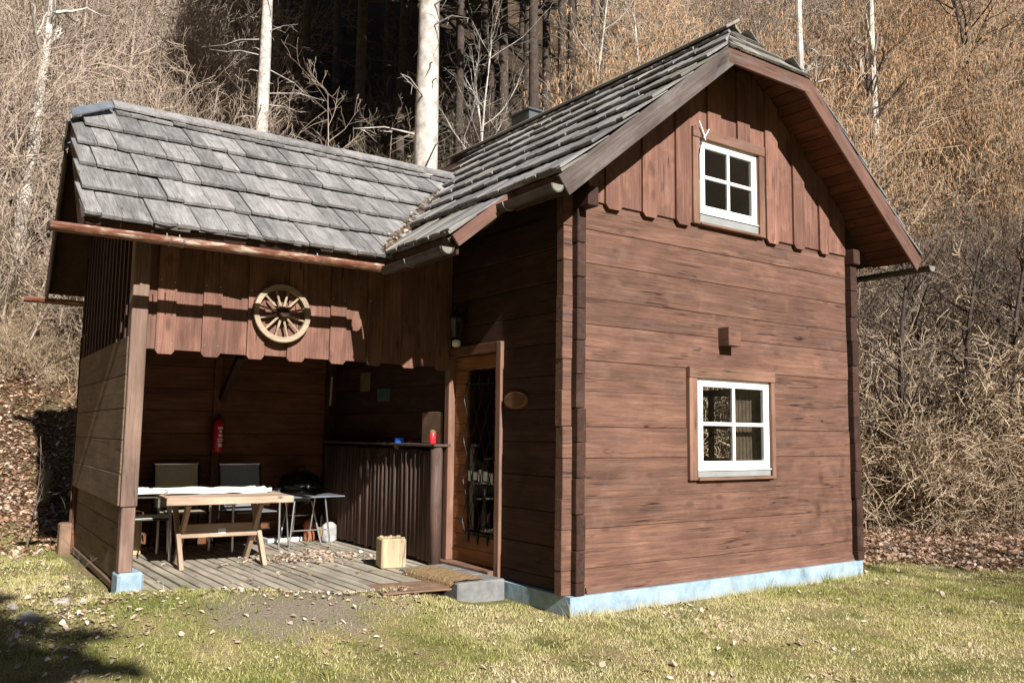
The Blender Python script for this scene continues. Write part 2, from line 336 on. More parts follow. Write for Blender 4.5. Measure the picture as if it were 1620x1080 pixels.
def litter_amount(x, y):
    d = hilld(x, y); n = vnoise(x, y, .8, 8)*1.6
    right = np.clip((x-3.4)*.35+(y-.2)*.9-.05+n-.6, 0, 1)*(x > 3.6)
    return np.clip(np.maximum(np.clip((d+.9+n*.9-.9)/1.2, 0, 1), right), 0, 1)
def axis_pts(lo, hi, c0, c1, fine, coarse):
    a = [c0]
    while a[-1] < c1: a.append(a[-1]+fine)
    st = fine
    while a[-1] < hi: st = min(coarse, st*1.18); a.append(a[-1]+st)
    b = []; st = fine; v = c0
    while v > lo: st = min(coarse, st*1.18); v -= st; b.append(v)
    return np.array(b[::-1]+a)
gx = axis_pts(-160, 190, -7, 13, .14, 6); gy = axis_pts(-170, 150, -6, 12, .14, 6)
X, Y = np.meshgrid(gx, gy); Z = terrain(X, Y)
Z = np.minimum(Z, 95)
V = np.stack([X, Y, Z], -1).reshape(-1, 3); nx = len(gx); ny = len(gy)
ii, jj = np.meshgrid(np.arange(nx-1), np.arange(ny-1)); q = (jj*nx+ii).ravel()
F = np.stack([q, q+1, q+1+nx, q+nx], -1)
def ground_mat():
    m, nt, b, N, L = nodes('ground_soil_grass')
    tc = N('TexCoord'); a = N('Attribute'); a.attribute_name = 'r'
    def noise(s, d=8, r=.65):
        n = N('TexNoise'); n.inputs['Scale'].default_value = s; n.inputs['Detail'].default_value = d; n.inputs['Roughness'].default_value = r; L(tc.outputs['Object'], n.inputs['Vector']); return n
    g = noise(2.2); gr = N('ValToRGB'); ramp(gr, [(.3, (.12, .13, .035)), (.45, (.24, .22, .08)), (.6, (.36, .28, .14)), (.72, (.27, .195, .12))]); L(g.outputs[0], gr.inputs[0])
    f = noise(60); fr = N('ValToRGB'); ramp(fr, [(.3, (.35, .35, .35)), (.7, (1.3, 1.3, 1.3))]); L(f.outputs[0], fr.inputs[0])
    mg = N('Mix'); mg.data_type = 'RGBA'; mg.blend_type = 'MULTIPLY'; mg.inputs[0].default_value = 1; L(gr.outputs[0], mg.inputs[6]); L(fr.outputs[0], mg.inputs[7])
    v = N('TexVoronoi'); v.inputs['Scale'].default_value = 16; L(tc.outputs['Object'], v.inputs['Vector'])
    lr = N('ValToRGB'); ramp(lr, [(0, (.06, .03, .016)), (.35, (.14, .08, .045)), (.7, (.23, .145, .09)), (1, (.36, .26, .18))]); L(v.outputs['Color'], lr.inputs[0])
    lm = N('Mix'); lm.data_type = 'RGBA'; lm.blend_type = 'MULTIPLY'; lm.inputs[0].default_value = .8; L(lr.outputs[0], lm.inputs[6]); L(fr.outputs[0], lm.inputs[7])
    mx = N('Mix'); mx.data_type = 'RGBA'; L(a.outputs['Fac'], mx.inputs[0]); L(mg.outputs[2], mx.inputs[6])
    mo_ = noise(.55, 5, .6); mm_ = N('MapRange'); mm_.inputs[1].default_value = .42; mm_.inputs[2].default_value = .6; L(mo_.outputs[0], mm_.inputs[0])
    mc_ = N('Mix'); mc_.data_type = 'RGBA'; L(mm_.outputs[0], mc_.inputs[0]); L(lm.outputs[2], mc_.inputs[6])
    mcr = N('ValToRGB'); ramp(mcr, [(.3, (.045, .042, .018)), (.7, (.13, .105, .055))]); L(f.outputs[0], mcr.inputs[0]); L(mcr.outputs[0], mc_.inputs[7]); lm = mc_
    a2 = N('Attribute'); a2.attribute_name = 'duff'; md = N('Mix'); md.data_type = 'RGBA'; L(a2.outputs['Fac'], md.inputs[0]); L(lm.outputs[2], md.inputs[6])
    dr_ = N('ValToRGB'); ramp(dr_, [(.3, (.022, .016, .011)), (.7, (.06, .042, .028))]); L(f.outputs[0], dr_.inputs[0]); L(dr_.outputs[0], md.inputs[7]); L(md.outputs[2], mx.inputs[7])
    # bare trodden soil patch in front of the deck
    vm = N('VectorMath'); vm.operation = 'SUBTRACT'; vm.inputs[1].default_value = (-2.05, .75, 0); L(tc.outputs['Object'], vm.inputs[0])
    sc = N('VectorMath'); sc.operation = 'MULTIPLY'; sc.inputs[1].default_value = (1.05, 1.35, 0); L(vm.outputs[0], sc.inputs[0])
    ln = N('VectorMath'); ln.operation = 'LENGTH'; L(sc.outputs[0], ln.inputs[0])
    n4 = noise(3); ad = N('Math'); ad.operation = 'MULTIPLY_ADD'; ad.inputs[1].default_value = 1.3; L(n4.outputs[0], ad.inputs[0]); L(ln.outputs['Value'], ad.inputs[2])
    mr = N('MapRange'); mr.inputs[1].default_value = 1.2; mr.inputs[2].default_value = 1.55; mr.inputs[3].default_value = 1; mr.inputs[4].default_value = 0; L(ad.outputs[0], mr.inputs[0])
    m2 = N('Mix'); m2.data_type = 'RGBA'; L(mr.outputs[0], m2.inputs[0]); L(mx.outputs[2], m2.inputs[6])
    so = N('ValToRGB'); ramp(so, [(.3, (.17, .135, .095)), (.7, (.34, .28, .21))]); L(f.outputs[0], so.inputs[0]); L(so.outputs[0], m2.inputs[7])
    L(m2.outputs[2], b.inputs['Base Color']); b.inputs['Roughness'].default_value = .95; b.inputs['Specular IOR Level'].default_value = .1
    bp = N('Bump'); bp.inputs['Strength'].default_value = .8; bp.inputs['Distance'].default_value = .03; L(f.outputs[0], bp.inputs['Height']); L(bp.outputs[0], b.inputs['Normal'])
    MATS[m.name] = m
ground_mat()
gr_o = numpy_mesh('ground', V, F, 'ground_soil_grass', attr=litter_amount(X, Y).ravel(), fs=4)
gr_o.data.polygons.foreach_set('use_smooth', np.ones(len(F), dtype=bool))
tag(gr_o, 'lawn rising into a steep leaf-strewn hillside behind the cabin', 'ground', kind='structure')

# ================================================================ CABIN
cabin = empty('wooden_cabin')
tag(cabin, 'dark brown log cabin with half-hipped shingle roof and open porch wing', 'cabin')
XD, LT, XL, XR, YB = -.146, .09, -.236, 3.593, 4.85
TM = .805; ZE = 3.186; XE = -.643; XC = 1.803; ZR = ZE+(XC-XE)*TM
def roofz(x): return ZE+(min(x, 2*XC-x)-XE)*TM
WY0, WZ0, WYR, WT = 1.24, 2.735, 3.18, .768
WZR = WZ0+(WYR-WY0)*WT
def wroofz(y): return WZ0+(min(y, 2*WYR-y)-WY0)*WT
# --- foundation
fnd = MB(); fnd.box((-.2, -.06, -.75), (3.68, .1, -.002)); fnd.box((-.2, .1, -.75), (-.02, .98, -.004)); fnd.box((3.5, .1, -.75), (3.68, 5.0, -.004))
fnd.box((-.12, .98, -.75), (-.02, 5.0, -.02))
fo = fnd.build('foundation', 'paint_blue_render', cabin); fo['label'] = 'pale blue painted concrete plinth'
# --- gable logs
gw = empty('gable_wall', parent=cabin)
ZS = [0, .19, .50, .74, 1.055, 1.305, 1.595, 1.84, 2.135, 2.35, 2.64, 2.92, 3.24]
OP = (1.25, 2.31, .90, 1.80)
for i in range(len(ZS)-1):
    z0, z1 = ZS[i]+.0015, ZS[i+1]-.0015; e0, e1 = XL+random.uniform(-.007, .007), 3.78+random.uniform(-.006, .006)
    yo = random.uniform(-.005, .005); y0, y1 = yo, yo+LT
    if z1 < OP[2] or z0 > OP[3]:
        cpart('log', 'wood_gable_log', gw, (e0, y0, z0), (e1, y1, z1), .004)
    else:
        lo, hi = max(z0, OP[2]), min(z1, OP[3])
        if lo <= z0+1e-6 and hi >= z1-1e-6:
            cpart('log', 'wood_gable_log', gw, (e0, y0, z0), (OP[0], y1, z1), .004); cpart('log', 'wood_gable_log', gw, (OP[1], y0, z0), (e1, y1, z1), .004)
        elif lo > z0:   # notch from above
            prism_part('log', 'wood_gable_log', gw, [(e0, z0), (e1, z0), (e1, z1), (OP[1], z1), (OP[1], lo), (OP[0], lo), (OP[0], z1), (e0, z1)], 'y', y0, y1)
        else:
            prism_part('log', 'wood_gable_log', gw, [(e0, z0), (OP[0], z0), (OP[0], hi), (OP[1], hi), (OP[1], z0), (e1, z0), (e1, z1), (e0, z1)], 'y', y0, y1)
prism = MB().prism([(-.022, 0), (.0, 0), (.0, .05), (-.004, .05)], 'x', 0.0, 3.59)
wdl = prism.build('drip_board', 'wood_gable_log', gw, (0, -.006, .0))
# purlin stub poking through the gable
cpart('purlin_stub', 'wood_gable_log', gw, (1.59, -.13, 2.06), (1.755, .0, 2.235), .006)
# --- side log walls (courses offset by half a log)
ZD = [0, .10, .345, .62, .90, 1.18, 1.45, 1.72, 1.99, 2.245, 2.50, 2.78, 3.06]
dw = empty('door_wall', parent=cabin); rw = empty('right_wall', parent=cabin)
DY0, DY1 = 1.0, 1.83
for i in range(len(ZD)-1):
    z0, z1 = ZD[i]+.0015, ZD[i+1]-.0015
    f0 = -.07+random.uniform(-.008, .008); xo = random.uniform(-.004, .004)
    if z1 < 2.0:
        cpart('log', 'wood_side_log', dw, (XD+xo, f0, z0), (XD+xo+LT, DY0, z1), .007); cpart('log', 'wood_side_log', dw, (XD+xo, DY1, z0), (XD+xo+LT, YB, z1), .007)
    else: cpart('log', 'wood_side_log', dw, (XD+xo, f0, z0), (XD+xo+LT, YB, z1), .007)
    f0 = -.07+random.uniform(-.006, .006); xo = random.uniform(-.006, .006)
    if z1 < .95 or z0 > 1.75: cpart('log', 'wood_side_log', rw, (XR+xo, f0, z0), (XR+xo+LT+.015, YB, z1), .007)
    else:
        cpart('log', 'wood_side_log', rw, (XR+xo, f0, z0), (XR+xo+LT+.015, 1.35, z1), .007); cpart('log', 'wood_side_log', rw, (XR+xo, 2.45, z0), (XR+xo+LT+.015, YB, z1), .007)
wm = MB().box((3.6, 1.32, .9), (3.66, 2.48, .98)).box((3.6, 1.32, 1.72), (3.66, 2.48, 1.80)).box((3.602, 1.32, .98), (3.658, 1.40, 1.72)).box((3.602, 2.40, .98), (3.658, 2.48, 1.72)).box((3.61, 1.87, .98), (3.65, 1.93, 1.72)).box((3.612, 1.40, 1.33), (3.648, 2.40, 1.37))
wm.build('window_frame', 'wood_dark_board', rw)
MB().box((XD+.01, YB-.1, 0), (XR+.08, YB, 3.1)).build('rear_wall', 'wood_plank_x', cabin)
MB().box((.0, .1, -.01), (XR, YB-.1, .03)).build('floor', 'wood_plank_x', cabin)
MB().box((-.05, .1, 2.5), (XR, YB-.1, 2.53)).build('ceiling', 'interior_dark', cabin)
# top plate logs under the eaves
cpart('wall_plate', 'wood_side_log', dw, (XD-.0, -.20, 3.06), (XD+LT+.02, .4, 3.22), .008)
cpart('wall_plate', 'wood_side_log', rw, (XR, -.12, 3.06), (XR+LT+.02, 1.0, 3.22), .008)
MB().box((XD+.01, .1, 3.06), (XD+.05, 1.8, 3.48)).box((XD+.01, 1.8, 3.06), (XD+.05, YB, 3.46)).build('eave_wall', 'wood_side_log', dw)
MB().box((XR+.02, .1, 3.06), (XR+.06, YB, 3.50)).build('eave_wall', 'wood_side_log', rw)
# --- gable boards above the logs
gb = empty('gable_cladding', parent=cabin)
def top_at(x): return roofz(x)-.14
def board_poly(xa, xb, zb, ch):
    bot = [(xa, zb+ch), (xa+ch*.9, zb), (xb-ch*.9, zb), (xb, zb+ch)] if ch else [(xa, zb), (xb, zb)]
    top = [(xb, top_at(xb))]+([(XC, top_at(XC))] if xa < XC < xb else [])+[(xa, top_at(xa))]
    return bot+top
UW = (1.34, 2.15, 3.24, 3.98)
cov = [.18+.4175*i for i in range(8)]
for i, x in enumerate(cov):
    xa, xb = x, x+.185
    if i == 7: xa, xb = 3.12, 3.28
    zb = 3.12+random.uniform(-.004, .004)
    xa += random.uniform(-.006, .006); y0, y1 = -.046, -.023
    if xb < UW[0] or xa > UW[1]: prism_part('cover_board', 'wood_red_board', gb, board_poly(xa, xb, zb, .038), 'y', y0, y1)
    else:
        p = board_poly(xa, xb, UW[3], 0); prism_part('cover_board', 'wood_red_board', gb, p, 'y', y0, y1)
edges = [.004]+[c+.09 for c in cov[:7]]+[3.20, 3.588]
for xa, xb in zip(edges[:-1], edges[1:]):
    zb = 3.16; 
    if xb < UW[0] or xa > UW[1]: prism_part('board', 'wood_red_board', gb, board_poly(xa+.002, xb-.002, zb, 0), 'y', -.022, -.001)
    else:
        prism_part('board', 'wood_red_board', gb, board_poly(xa+.002, xb-.002, UW[3], 0), 'y', -.022, -.001)
        if xa < UW[0]: prism_part('board', 'wood_red_board', gb, [(xa+.002, zb), (UW[0], zb), (UW[0], UW[3]-.002), (xa+.002, UW[3]-.002)], 'y', -.022, -.001)
        if xb > UW[1]: prism_part('board', 'wood_red_board', gb, [(UW[1], zb), (xb-.002, zb), (xb-.002, UW[3]-.002), (UW[1], UW[3]-.002)], 'y', -.022, -.001)
# back-up sheathing behind boards (closes attic), with window hole
bk = MB(); P0 = [(.0, 3.245), (XR, 3.245), (XR, roofz(XR)-.15), (XC, ZR-.16), (.0, roofz(0)-.15)]
bk.prism([(.0, 3.245), (UW[0], 3.245), (UW[0], roofz(UW[0])-.15), (.0, roofz(0)-.15)], 'y', .003, .03)
bk.prism([(UW[1], 3.245), (XR, 3.245), (XR, roofz(XR)-.15), (UW[1], roofz(UW[1])-.15)], 'y', .003, .03)
bk.prism([(UW[0]+.001, UW[3]), (UW[1]-.001, UW[3]), (UW[1]-.001, roofz(UW[1])-.15), (XC, ZR-.16), (UW[0]+.001, roofz(UW[0])-.15)], 'y', .003, .03)
bk.build('sheathing', 'wood_dark_board', gb)
MB().prism([(.9, 3.2), (2.7, 3.2), (2.3, 4.3), (1.3, 4.3)], 'y', .6, .62).build('attic_curtain', 'interior_dark', gb)
# --- windows
def window(name, x0, x1, z0, z1, yf, casing, lab, sillz, castop):
    """x0..z1 white frame outline, yf = front of frame"""
    w = empty(name, parent=cabin); w['label'] = lab
    cx0, cx1, cz0, cz1 = casing; yc = yf-.028
    # casing boards (butted)
    cpart('casing', 'wood_trim', w, (cx0, yc, cz0), (x0-.006, yc+.07, cz1-.1), .004)
    cpart('casing', 'wood_trim', w, (x1+.006, yc, cz0), (cx1, yc+.07, cz1-.1), .004)
    cpart('casing', 'wood_trim_x', w, (cx0-castop, yc-.006, cz1-.098), (cx1+castop, yc+.07, cz1), .004)
    cpart('casing', 'wood_trim_x', w, (x0-.004, yc-.012, cz0-.004), (x1+.004, yc+.06, cz0+.022), .004)
    cpart('sill', 'sill_grey', w, (x0, yf-.006, cz0+.024), (x1, yf+.05, z0-.012), .003)
    cpart('sill', 'paint_white', w, (x0-.002, yf-.018, z0-.010), (x1+.002, yf+.04, z0-.001), .002)
    s = .075; fr = empty('window_frame', parent=w)
    cpart('frame_rail', 'paint_white', fr, (x0, yf, z0), (x0+.028, yf+.06, z1), .004); cpart('frame_rail', 'paint_white', fr, (x1-.028, yf, z0), (x1, yf+.06, z1), .004)
    cpart('frame_rail', 'paint_white', fr, (x0+.029, yf+.001, z1-.028), (x1-.029, yf+.06, z1), .004); cpart('frame_rail', 'paint_white', fr, (x0+.029, yf+.001, z0), (x1-.029, yf+.06, z0+.02), .004)
    a0, a1, b0, b1 = x0+.031, x1-.031, z0+.023, z1-.031; t = .052; ys = yf-.008
    sa = empty('sash', parent=w)
    cpart('sash_rail', 'paint_white', sa, (a0, ys, b0), (a0+t, ys+.045, b1), .006); cpart('sash_rail', 'paint_white', sa, (a1-t, ys, b0), (a1, ys+.045, b1), .006)
    cpart('sash_rail', 'paint_white', sa, (a0+t, ys+.001, b1-t), (a1-t, ys+.045, b1), .006); cpart('sash_rail', 'paint_white', sa, (a0+t, ys+.001, b0), (a1-t, ys+.045, b0+t), .006)
    mx, mz = (a0+a1)/2, (b0+b1)/2
    cpart('muntin', 'paint_white', sa, (mx-.017, ys+.004, b0+t), (mx+.017, ys+.036, b1-t), .006)
    cpart('muntin', 'paint_white', sa, (a0+t, ys+.005, mz-.017), (mx-.017, ys+.036, mz+.017), .006); cpart('muntin', 'paint_white', sa, (mx+.017, ys+.005, mz-.017), (a1-t, ys+.036, mz+.017), .006)
    for u0, u1 in ((a0+t, mx-.017), (mx+.017, a1-t)):
        for v0, v1 in ((b0+t, mz-.017), (mz+.017, b1-t)):
            MB().box((u0, ys+.016, v0), (u1, ys+.022, v1)).build('pane', 'pane_glass', w)
    return w
w1 = window('window', 1.33, 2.16, 3.27, 3.97, -.018, (1.235, 2.245, 3.155, 4.06), 'small upper window under the gable', 3.15, .0)
w2 = window('window', 1.275, 2.285, .945, 1.765, -.012, (1.165, 2.345, .855, 1.855), 'larger lower window in the log wall', .88, .0)
cu = MB()
for k in range(14): cu.tube([(1.93+k*.027, .15+.01*(k % 2), .92), (1.93+k*.027, .15+.01*(k % 2), 1.8)], .017, 6)
cu.build('curtain', 'curtain', w2)
# wind-bent twig decoration pinned to the upper window
tw = empty('twig_star', (1.31, -.06, 3.99)); tag(tw, 'white forked twig hung at the upper window corner', 'twig')
MB().tube([(-.02, -.01, .12), (0.03, -.012, .02), (.06, -.014, -.05)], [.006, .008, .005], 5).build('twig', 'paint_white', tw)
MB().tube([(.03, -.022, -.04), (.10, -.024, .06)], [.007, .005], 5).build('twig', 'paint_white', tw)
MB().tube([(.02, -.02, .0), (-.005, .012, -.2), (.0, .012, -.42)], [.004, .005, .005], 5).build('cord', 'black_iron', tw)

# --- main roof
mr_ = MB(); n1 = Vector((-TM, 0, 1)).normalized(); dn = -n1*.05
def PL(x, y): return Vector((x, y, roofz(x)-.035))
YF, YE, XX = -.455, .20, -1.165
HIPX = .575
mr_.slab([PL(XC-HIPX, YF), PL(XE+.02, YF), PL(XE+.02, YE+.01), Vector((XX+.02, YE+.01, ZE+(XX+.02-XE)*TM-.035)), Vector((XX+.02, WY0+.06, ZE+(XX+.02-XE)*TM-.035)), PL(.66, WYR), PL(.0, 3.9), PL(.0, YB+.3), PL(XC-.001, YB+.3), PL(XC-.001, -.03)], dn)
n2 = Vector((TM, 0, 1)).normalized()
mr_.slab([PL(XC+HIPX, YF), PL(XC+.001, -.03), PL(XC+.001, YB+.3), PL(2*XC-XE-.02, YB+.3), PL(2*XC-XE-.02, YF)], -n2*.05)
hz = roofz(XC-HIPX)
mr_.slab([(XC-HIPX, YF, hz-.035), (XC+HIPX, YF, hz-.035), (XC, -.03, ZR-.035)], (0, .02, -.05))
mroof = mr_.build('main_roof', 'wood_dark_board', cabin)
wr_ = MB()
def PW(x, y): return Vector((x, y, wroofz(y)-.035))
WX0, HPY = -3.54, 2.74
def wx(y): return WX0+.0725*(y-WY0)
wr_.slab([PW(WX0+.02, WY0+.02), PW(-1.18, WY0+.02), PW(.68, WYR-.001), PW(-3.06, WYR-.001), PW(wx(HPY)+.02, HPY)], Vector((0, WT, -1)).normalized()*.05)
yb2 = 2*WYR-WY0-.02; hy2 = 2*WYR-HPY
wr_.slab([PW(wx(yb2)+.02, yb2), PW(wx(hy2)+.02, hy2), PW(-3.06, WYR+.001), PW(.68, WYR+.001), PW(-.9, yb2)], Vector((0, -WT, -1)).normalized()*.05)
wr_.slab([PW(wx(HPY)+.02, HPY), PW(wx(hy2)+.02, hy2), Vector((-3.06, WYR, WZR-.035))], (.03, 0, -.05))
wroof = wr_.build('wing_roof', 'wood_dark_board', cabin)
def plank(name, mat, parent, p, q, h, t, upv=Vector((0, 0, 1)), out=Vector((0, -1, 0)), ch=.004):
    """board from p to q (its upper outer edge), height h downwards, thickness t inwards"""
    p = Vector(p); q = Vector(q); d = q-p; L = d.length; d.normalize(); o = Vector(out); o = (o-d*o.dot(d)).normalized(); dn_ = d.cross(o); 
    if dn_.z > 0: dn_ = -dn_
    c = (p+q)/2+dn_*(h/2)-o*(t/2); yv = -o; zv = -dn_
    if d.cross(yv).dot(zv) < 0: d = -d
    ob = MB().cbox((0, 0, 0), (L, t, h), ch).build(name, mat, parent)
    ob.matrix_local = Matrix(((d.x, yv.x, zv.x, c.x), (d.y, yv.y, zv.y, c.y), (d.z, yv.z, zv.z, c.z), (0, 0, 0, 1))); return ob
# shingles
SH = {}
def shingle_mesh(w, L, mat, var):
    key = (round(w, 2), L, mat, var)
    if key not in SH:
        rr = random.Random(hash(key) & 0xffff); th = .021+.004*rr.random(); wv = w/2-.0015; e = [rr.uniform(-.008, .008) for _ in range(4)]
        b = MB(); o = 0; n = 3
        xs = [-wv+2*wv*i/n for i in range(n+1)]; rows = []
        for y, t in ((0, th), (.05, th*1.02), (L, th*.35)):
            for i, x in enumerate(xs):
                yy = y+(e[i] if y == 0 else 0); cup = .004*abs(x/wv)**2*(1 if var % 2 else -1)
                b.v.append((x, yy, cup)); b.v.append((x, yy, cup+t))
        def I(r, i, k): return (r*(n+1)+i)*2+k
        for r in range(2):
            for i in range(n):
                b.f.append((I(r, i, 1), I(r, i+1, 1), I(r+1, i+1, 1), I(r+1, i, 1)))
            b.f.append((I(r, 0, 0), I(r, 0, 1), I(r+1, 0, 1), I(r+1, 0, 0))); b.f.append((I(r, n, 0), I(r+1, n, 0), I(r+1, n, 1), I(r, n, 1)))
            b.f.append((I(r, 0, 0), I(r+1, 0, 0), I(r+1, n, 0), I(r, n, 0)))
        for i in range(n): b.f.append((I(0, i, 0), I(0, i+1, 0), I(0, i+1, 1), I(0, i, 1)))
        me = b.mesh('shingle'); me.materials.append(MATS[mat]); SH[key] = me
    return SH[key]
def shingle_row(parent, O, a, u, n, t0, t1, s, L, lift, mats, rr, stuff=None, wmin=.11, wmax=.22, keep=None):
    t = t0
    while t < t1-.04:
        w = round(rr.uniform(wmin, wmax), 2)
        if t+w > t1-.06: w = max(.06, round(t1-t, 2))
        c = t+w/2
        if keep is None or keep(c, s):
            ang = lift/L; ss = s+rr.uniform(-.016, .012); tw_ = rr.uniform(-.008, .008)
            A = (a*math.cos(tw_)+u*math.sin(tw_)); U0 = (u*math.cos(tw_)-a*math.sin(tw_)); k = ang+rr.uniform(-.004, .010)
            U = (U0*math.cos(k)-n*math.sin(k)); NN = A.cross(U)
            p = O+a*c+u*ss+n*(lift+rr.uniform(0, .006))
            M = Matrix(((A.x, U.x, NN.x, p.x), (A.y, U.y, NN.y, p.y), (A.z, U.z, NN.z, p.z), (0, 0, 0, 1)))
            me = shingle_mesh(w, L, rr.choice(mats), rr.randrange(4))
            if stuff is None:
                o = bpy.data.objects.new('shingle', me); COL.objects.link(o); o.parent = parent; o.matrix_local = M
            else:
                off = len(stuff.v); stuff.v += [tuple(M @ v.co) for v in me.vertices]; stuff.f += [tuple(off+i for i in q.vertices) for q in me.polygons]
        t += w+.002
rr = random.Random(3)
EXP = .415; LS = .60
# main left slope
ax = Vector((0, -1, 0)); uu = Vector((1, 0, TM)).normalized(); nn = ax.cross(uu); nn = nn if nn.z > 0 else -nn
slen = (XC-XE)*math.sqrt(1+TM*TM); elen = (XE-XX)*math.sqrt(1+TM*TM)
def valley_y(x): return WY0+(ZE+(x-XE)*TM-WZ0)/WT
O = Vector((XE, 0, ZE-.035)); sd = random.Random(3)
s = -elen
rows = [s]+[s+elen*.98]
s2 = 0
while s2+EXP < slen-.12: s2 += EXP; rows.append(s2)
rows[1] = 0.0
for s in rows:
    x = XE+s/math.sqrt(1+TM*TM); y0 = YF-.025 if s > -.01 else YE
    hipx = XC-HIPX
    LL0 = min(LS, slen-s+.02) if s > 0 else LS; xt = x+LL0/math.sqrt(1+TM*TM)
    def hly(q): return max(YF-.025, YF-.012+(q-hipx)*(.43/HIPX))
    if xt > hipx:
        ya, yb_ = max(hly(x), YF-.025), hly(xt); xm = max(x, hipx)
        pp = [(x, ya), (x, yb_), (xt, yb_)]+([(xm, ya)] if xm > x+.01 else [])
        for f0, f1 in ((0, .5), (.5, 1)):
            if yb_-ya < .05: break
            yA, yB = ya+(yb_-ya)*f0, ya+(yb_-ya)*f1
            def xtop(y_): return min(xt, hipx+(y_-YF+.012)*HIPX/.43) if y_ > YF-.01 else xm
            q_ = [(x, yA+.001), (x, yB-.001), (max(x+.01, xtop(yB)), yB-.001), (max(x+.01, xtop(yA)), yA+.001)]
            MB().slab([Vector((a_, b_, roofz(a_)-.035))+nn*(.058-.036*(a_-x)/.47) for a_, b_ in q_], -nn*.022).build('shingle', 'shingle_wood', mroof)
        y0 = max(y0, yb_)
    y1 = min(valley_y(x)+.28, YB+.25)
    LL = LS if s > -.01 else .66
    LL = min(LL, slen-s+.02) if s > 0 else LL
    # direction a = -y so t = -y
    shingle_row(mroof, O, ax, uu, nn, -y1, -y0, s, round(LL, 2), .036, ['shingle_wood']*7+['shingle_moss'], sd)
    if s <= .01:   # doubled eave course below
        shingle_row(mroof, O, ax, uu, nn, -y1, -y0, s+.012, .30, .012, ['shingle_wood', 'shingle_moss'], sd, wmin=.2, wmax=.3)
# barge-side cover strip of the extension + wing front slope
ax = Vector((1, 0, 0)); uu = Vector((0, 1, WT)).normalized(); nn = ax.cross(uu); O = Vector((0, WY0, WZ0-.035)); wl = (WYR-WY0)*math.sqrt(1+WT*WT)
def valley_x(y): return XE+(WZ0+(y-WY0)*WT-ZE)/TM
k = 0; s = 0.
while s < wl-.1:
    y = WY0+s/math.sqrt(1+WT*WT); x0 = wx(y) if y+.16 < HPY else wx(HPY)+(y+.16-HPY)*(.38/(WYR-HPY)); x1 = valley_x(y)+.24
    LL = round(min(LS, wl-s+.02), 2)
    shingle_row(wroof, O, ax, uu, nn, x0, x1, s, LL, .036, ['shingle_wood'], sd, wmin=.11, wmax=.215)
    if k == 0: shingle_row(wroof, O, ax, uu, nn, x0, x1, .012, .30, .012, ['shingle_wood', 'shingle_moss'], sd, wmin=.2, wmax=.3)
    s += EXP*1.08; k += 1
# hidden slopes: one joined part each
st = MB(); ax = Vector((0, 1, 0)); uu = Vector((-1, 0, TM)).normalized(); nn = ax.cross(uu); nn = nn if nn.z > 0 else -nn; O = Vector((2*XC-XE, 0, ZE-.035)); s = 0.
while s < slen-.1:
    x = XE+s/math.sqrt(1+TM*TM); y0 = YF-.025
    if x+.26 > XC-HIPX: y0 = max(y0, YF+(x+.26-(XC-HIPX))*(.43/HIPX))
    shingle_row(None, O, ax, uu, nn, y0, YB+.3, s, round(min(LS, slen-s+.02), 2), .036, ['shingle_wood'], sd, stuff=st, wmin=.16, wmax=.26); s += EXP
so = st.build('shingle_rows', 'shingle_wood', mroof); so['kind'] = 'stuff'
st = MB(); ax = Vector((-1, 0, 0)); uu = Vector((0, -1, WT)).normalized(); nn = ax.cross(uu); nn = nn if nn.z > 0 else -nn; O = Vector((0, 2*WYR-WY0, WZ0-.035)); s = 0.
while s < wl-.1:
    shingle_row(None, O, ax, uu, nn, .9, 3.27+.055*s if s < 1.5 else 3.12, s, round(min(LS, wl-s+.02), 2), .036, ['shingle_wood'], sd, stuff=st, wmin=.16, wmax=.26); s += EXP
so = st.build('shingle_rows', 'shingle_wood', wroof); so['kind'] = 'stuff'
# half hips
hu = Vector((0, .425, ZR-hz)); hl = hu.length; hu.normalize(); hx = Vector((1, 0, 0)); hn = hx.cross(hu)
def hip_rows(parent, O, hx, hu, hn, half, hl, rr, mat):
    for i, (s0, s1) in enumerate(((-.035, .24), (.19, .44), (.38, .60))):
        def hw(q): return max(0., half*(1-max(q, 0)/hl))+.015
        t = -hw(s0)
        while t < hw(s0)-.03:
            t1 = min(t+rr.uniform(.15, .24), hw(s0)); e1 = min(s1, hl*.97)
            a1, b1 = max(t, -hw(e1)), min(t1, hw(e1)); l0 = .045+rr.uniform(0, .008)
            P = [O+hx*(t+.002)+hu*s0+hn*l0, O+hx*(t1-.002)+hu*s0+hn*l0]
            if b1-a1 > .02: P += [O+hx*b1+hu*e1+hn*.02, O+hx*a1+hu*e1+hn*.02]
            else:
                c = min(max((t+t1)/2, -hw(e1)), hw(e1)); sc_ = s0+(s1-s0)*.55; c = min(max((t+t1)/2, -hw(sc_)), hw(sc_)); P += [O+hx*c+hu*sc_+hn*.03]
            MB().slab(P, -hn*.022).build('shingle', mat, parent); t = t1
hip_rows(mroof, Vector((XC, YF, hz-.035)), hx, hu, hn, HIPX, hl, sd, 'shingle_moss')
h2 = Vector((.34, 0, WZR-wroofz(HPY))); h2l = h2.length; h2.normalize(); h2x = Vector((-.10, -1, 0)).normalized(); h2n = h2x.cross(h2); h2n = h2n if h2n.z > 0 else -h2n
hip_rows(wroof, Vector((-3.385, WYR, wroofz(HPY)-.035)), h2x, h2, h2n, .45, h2l, sd, 'zinc')
# zinc edging on wing hip
def FP(x, y, l): return (x, y-l*.6, wroofz(y)-.035+l)
MB().slab([FP(-3.46, 2.66, .07), FP(-3.08, 3.02, .07), FP(-3.10, 3.10, .085), FP(-3.47, 2.75, .085)], (0, -.006, .012)).build('zinc_flashing', 'zinc', wroof)
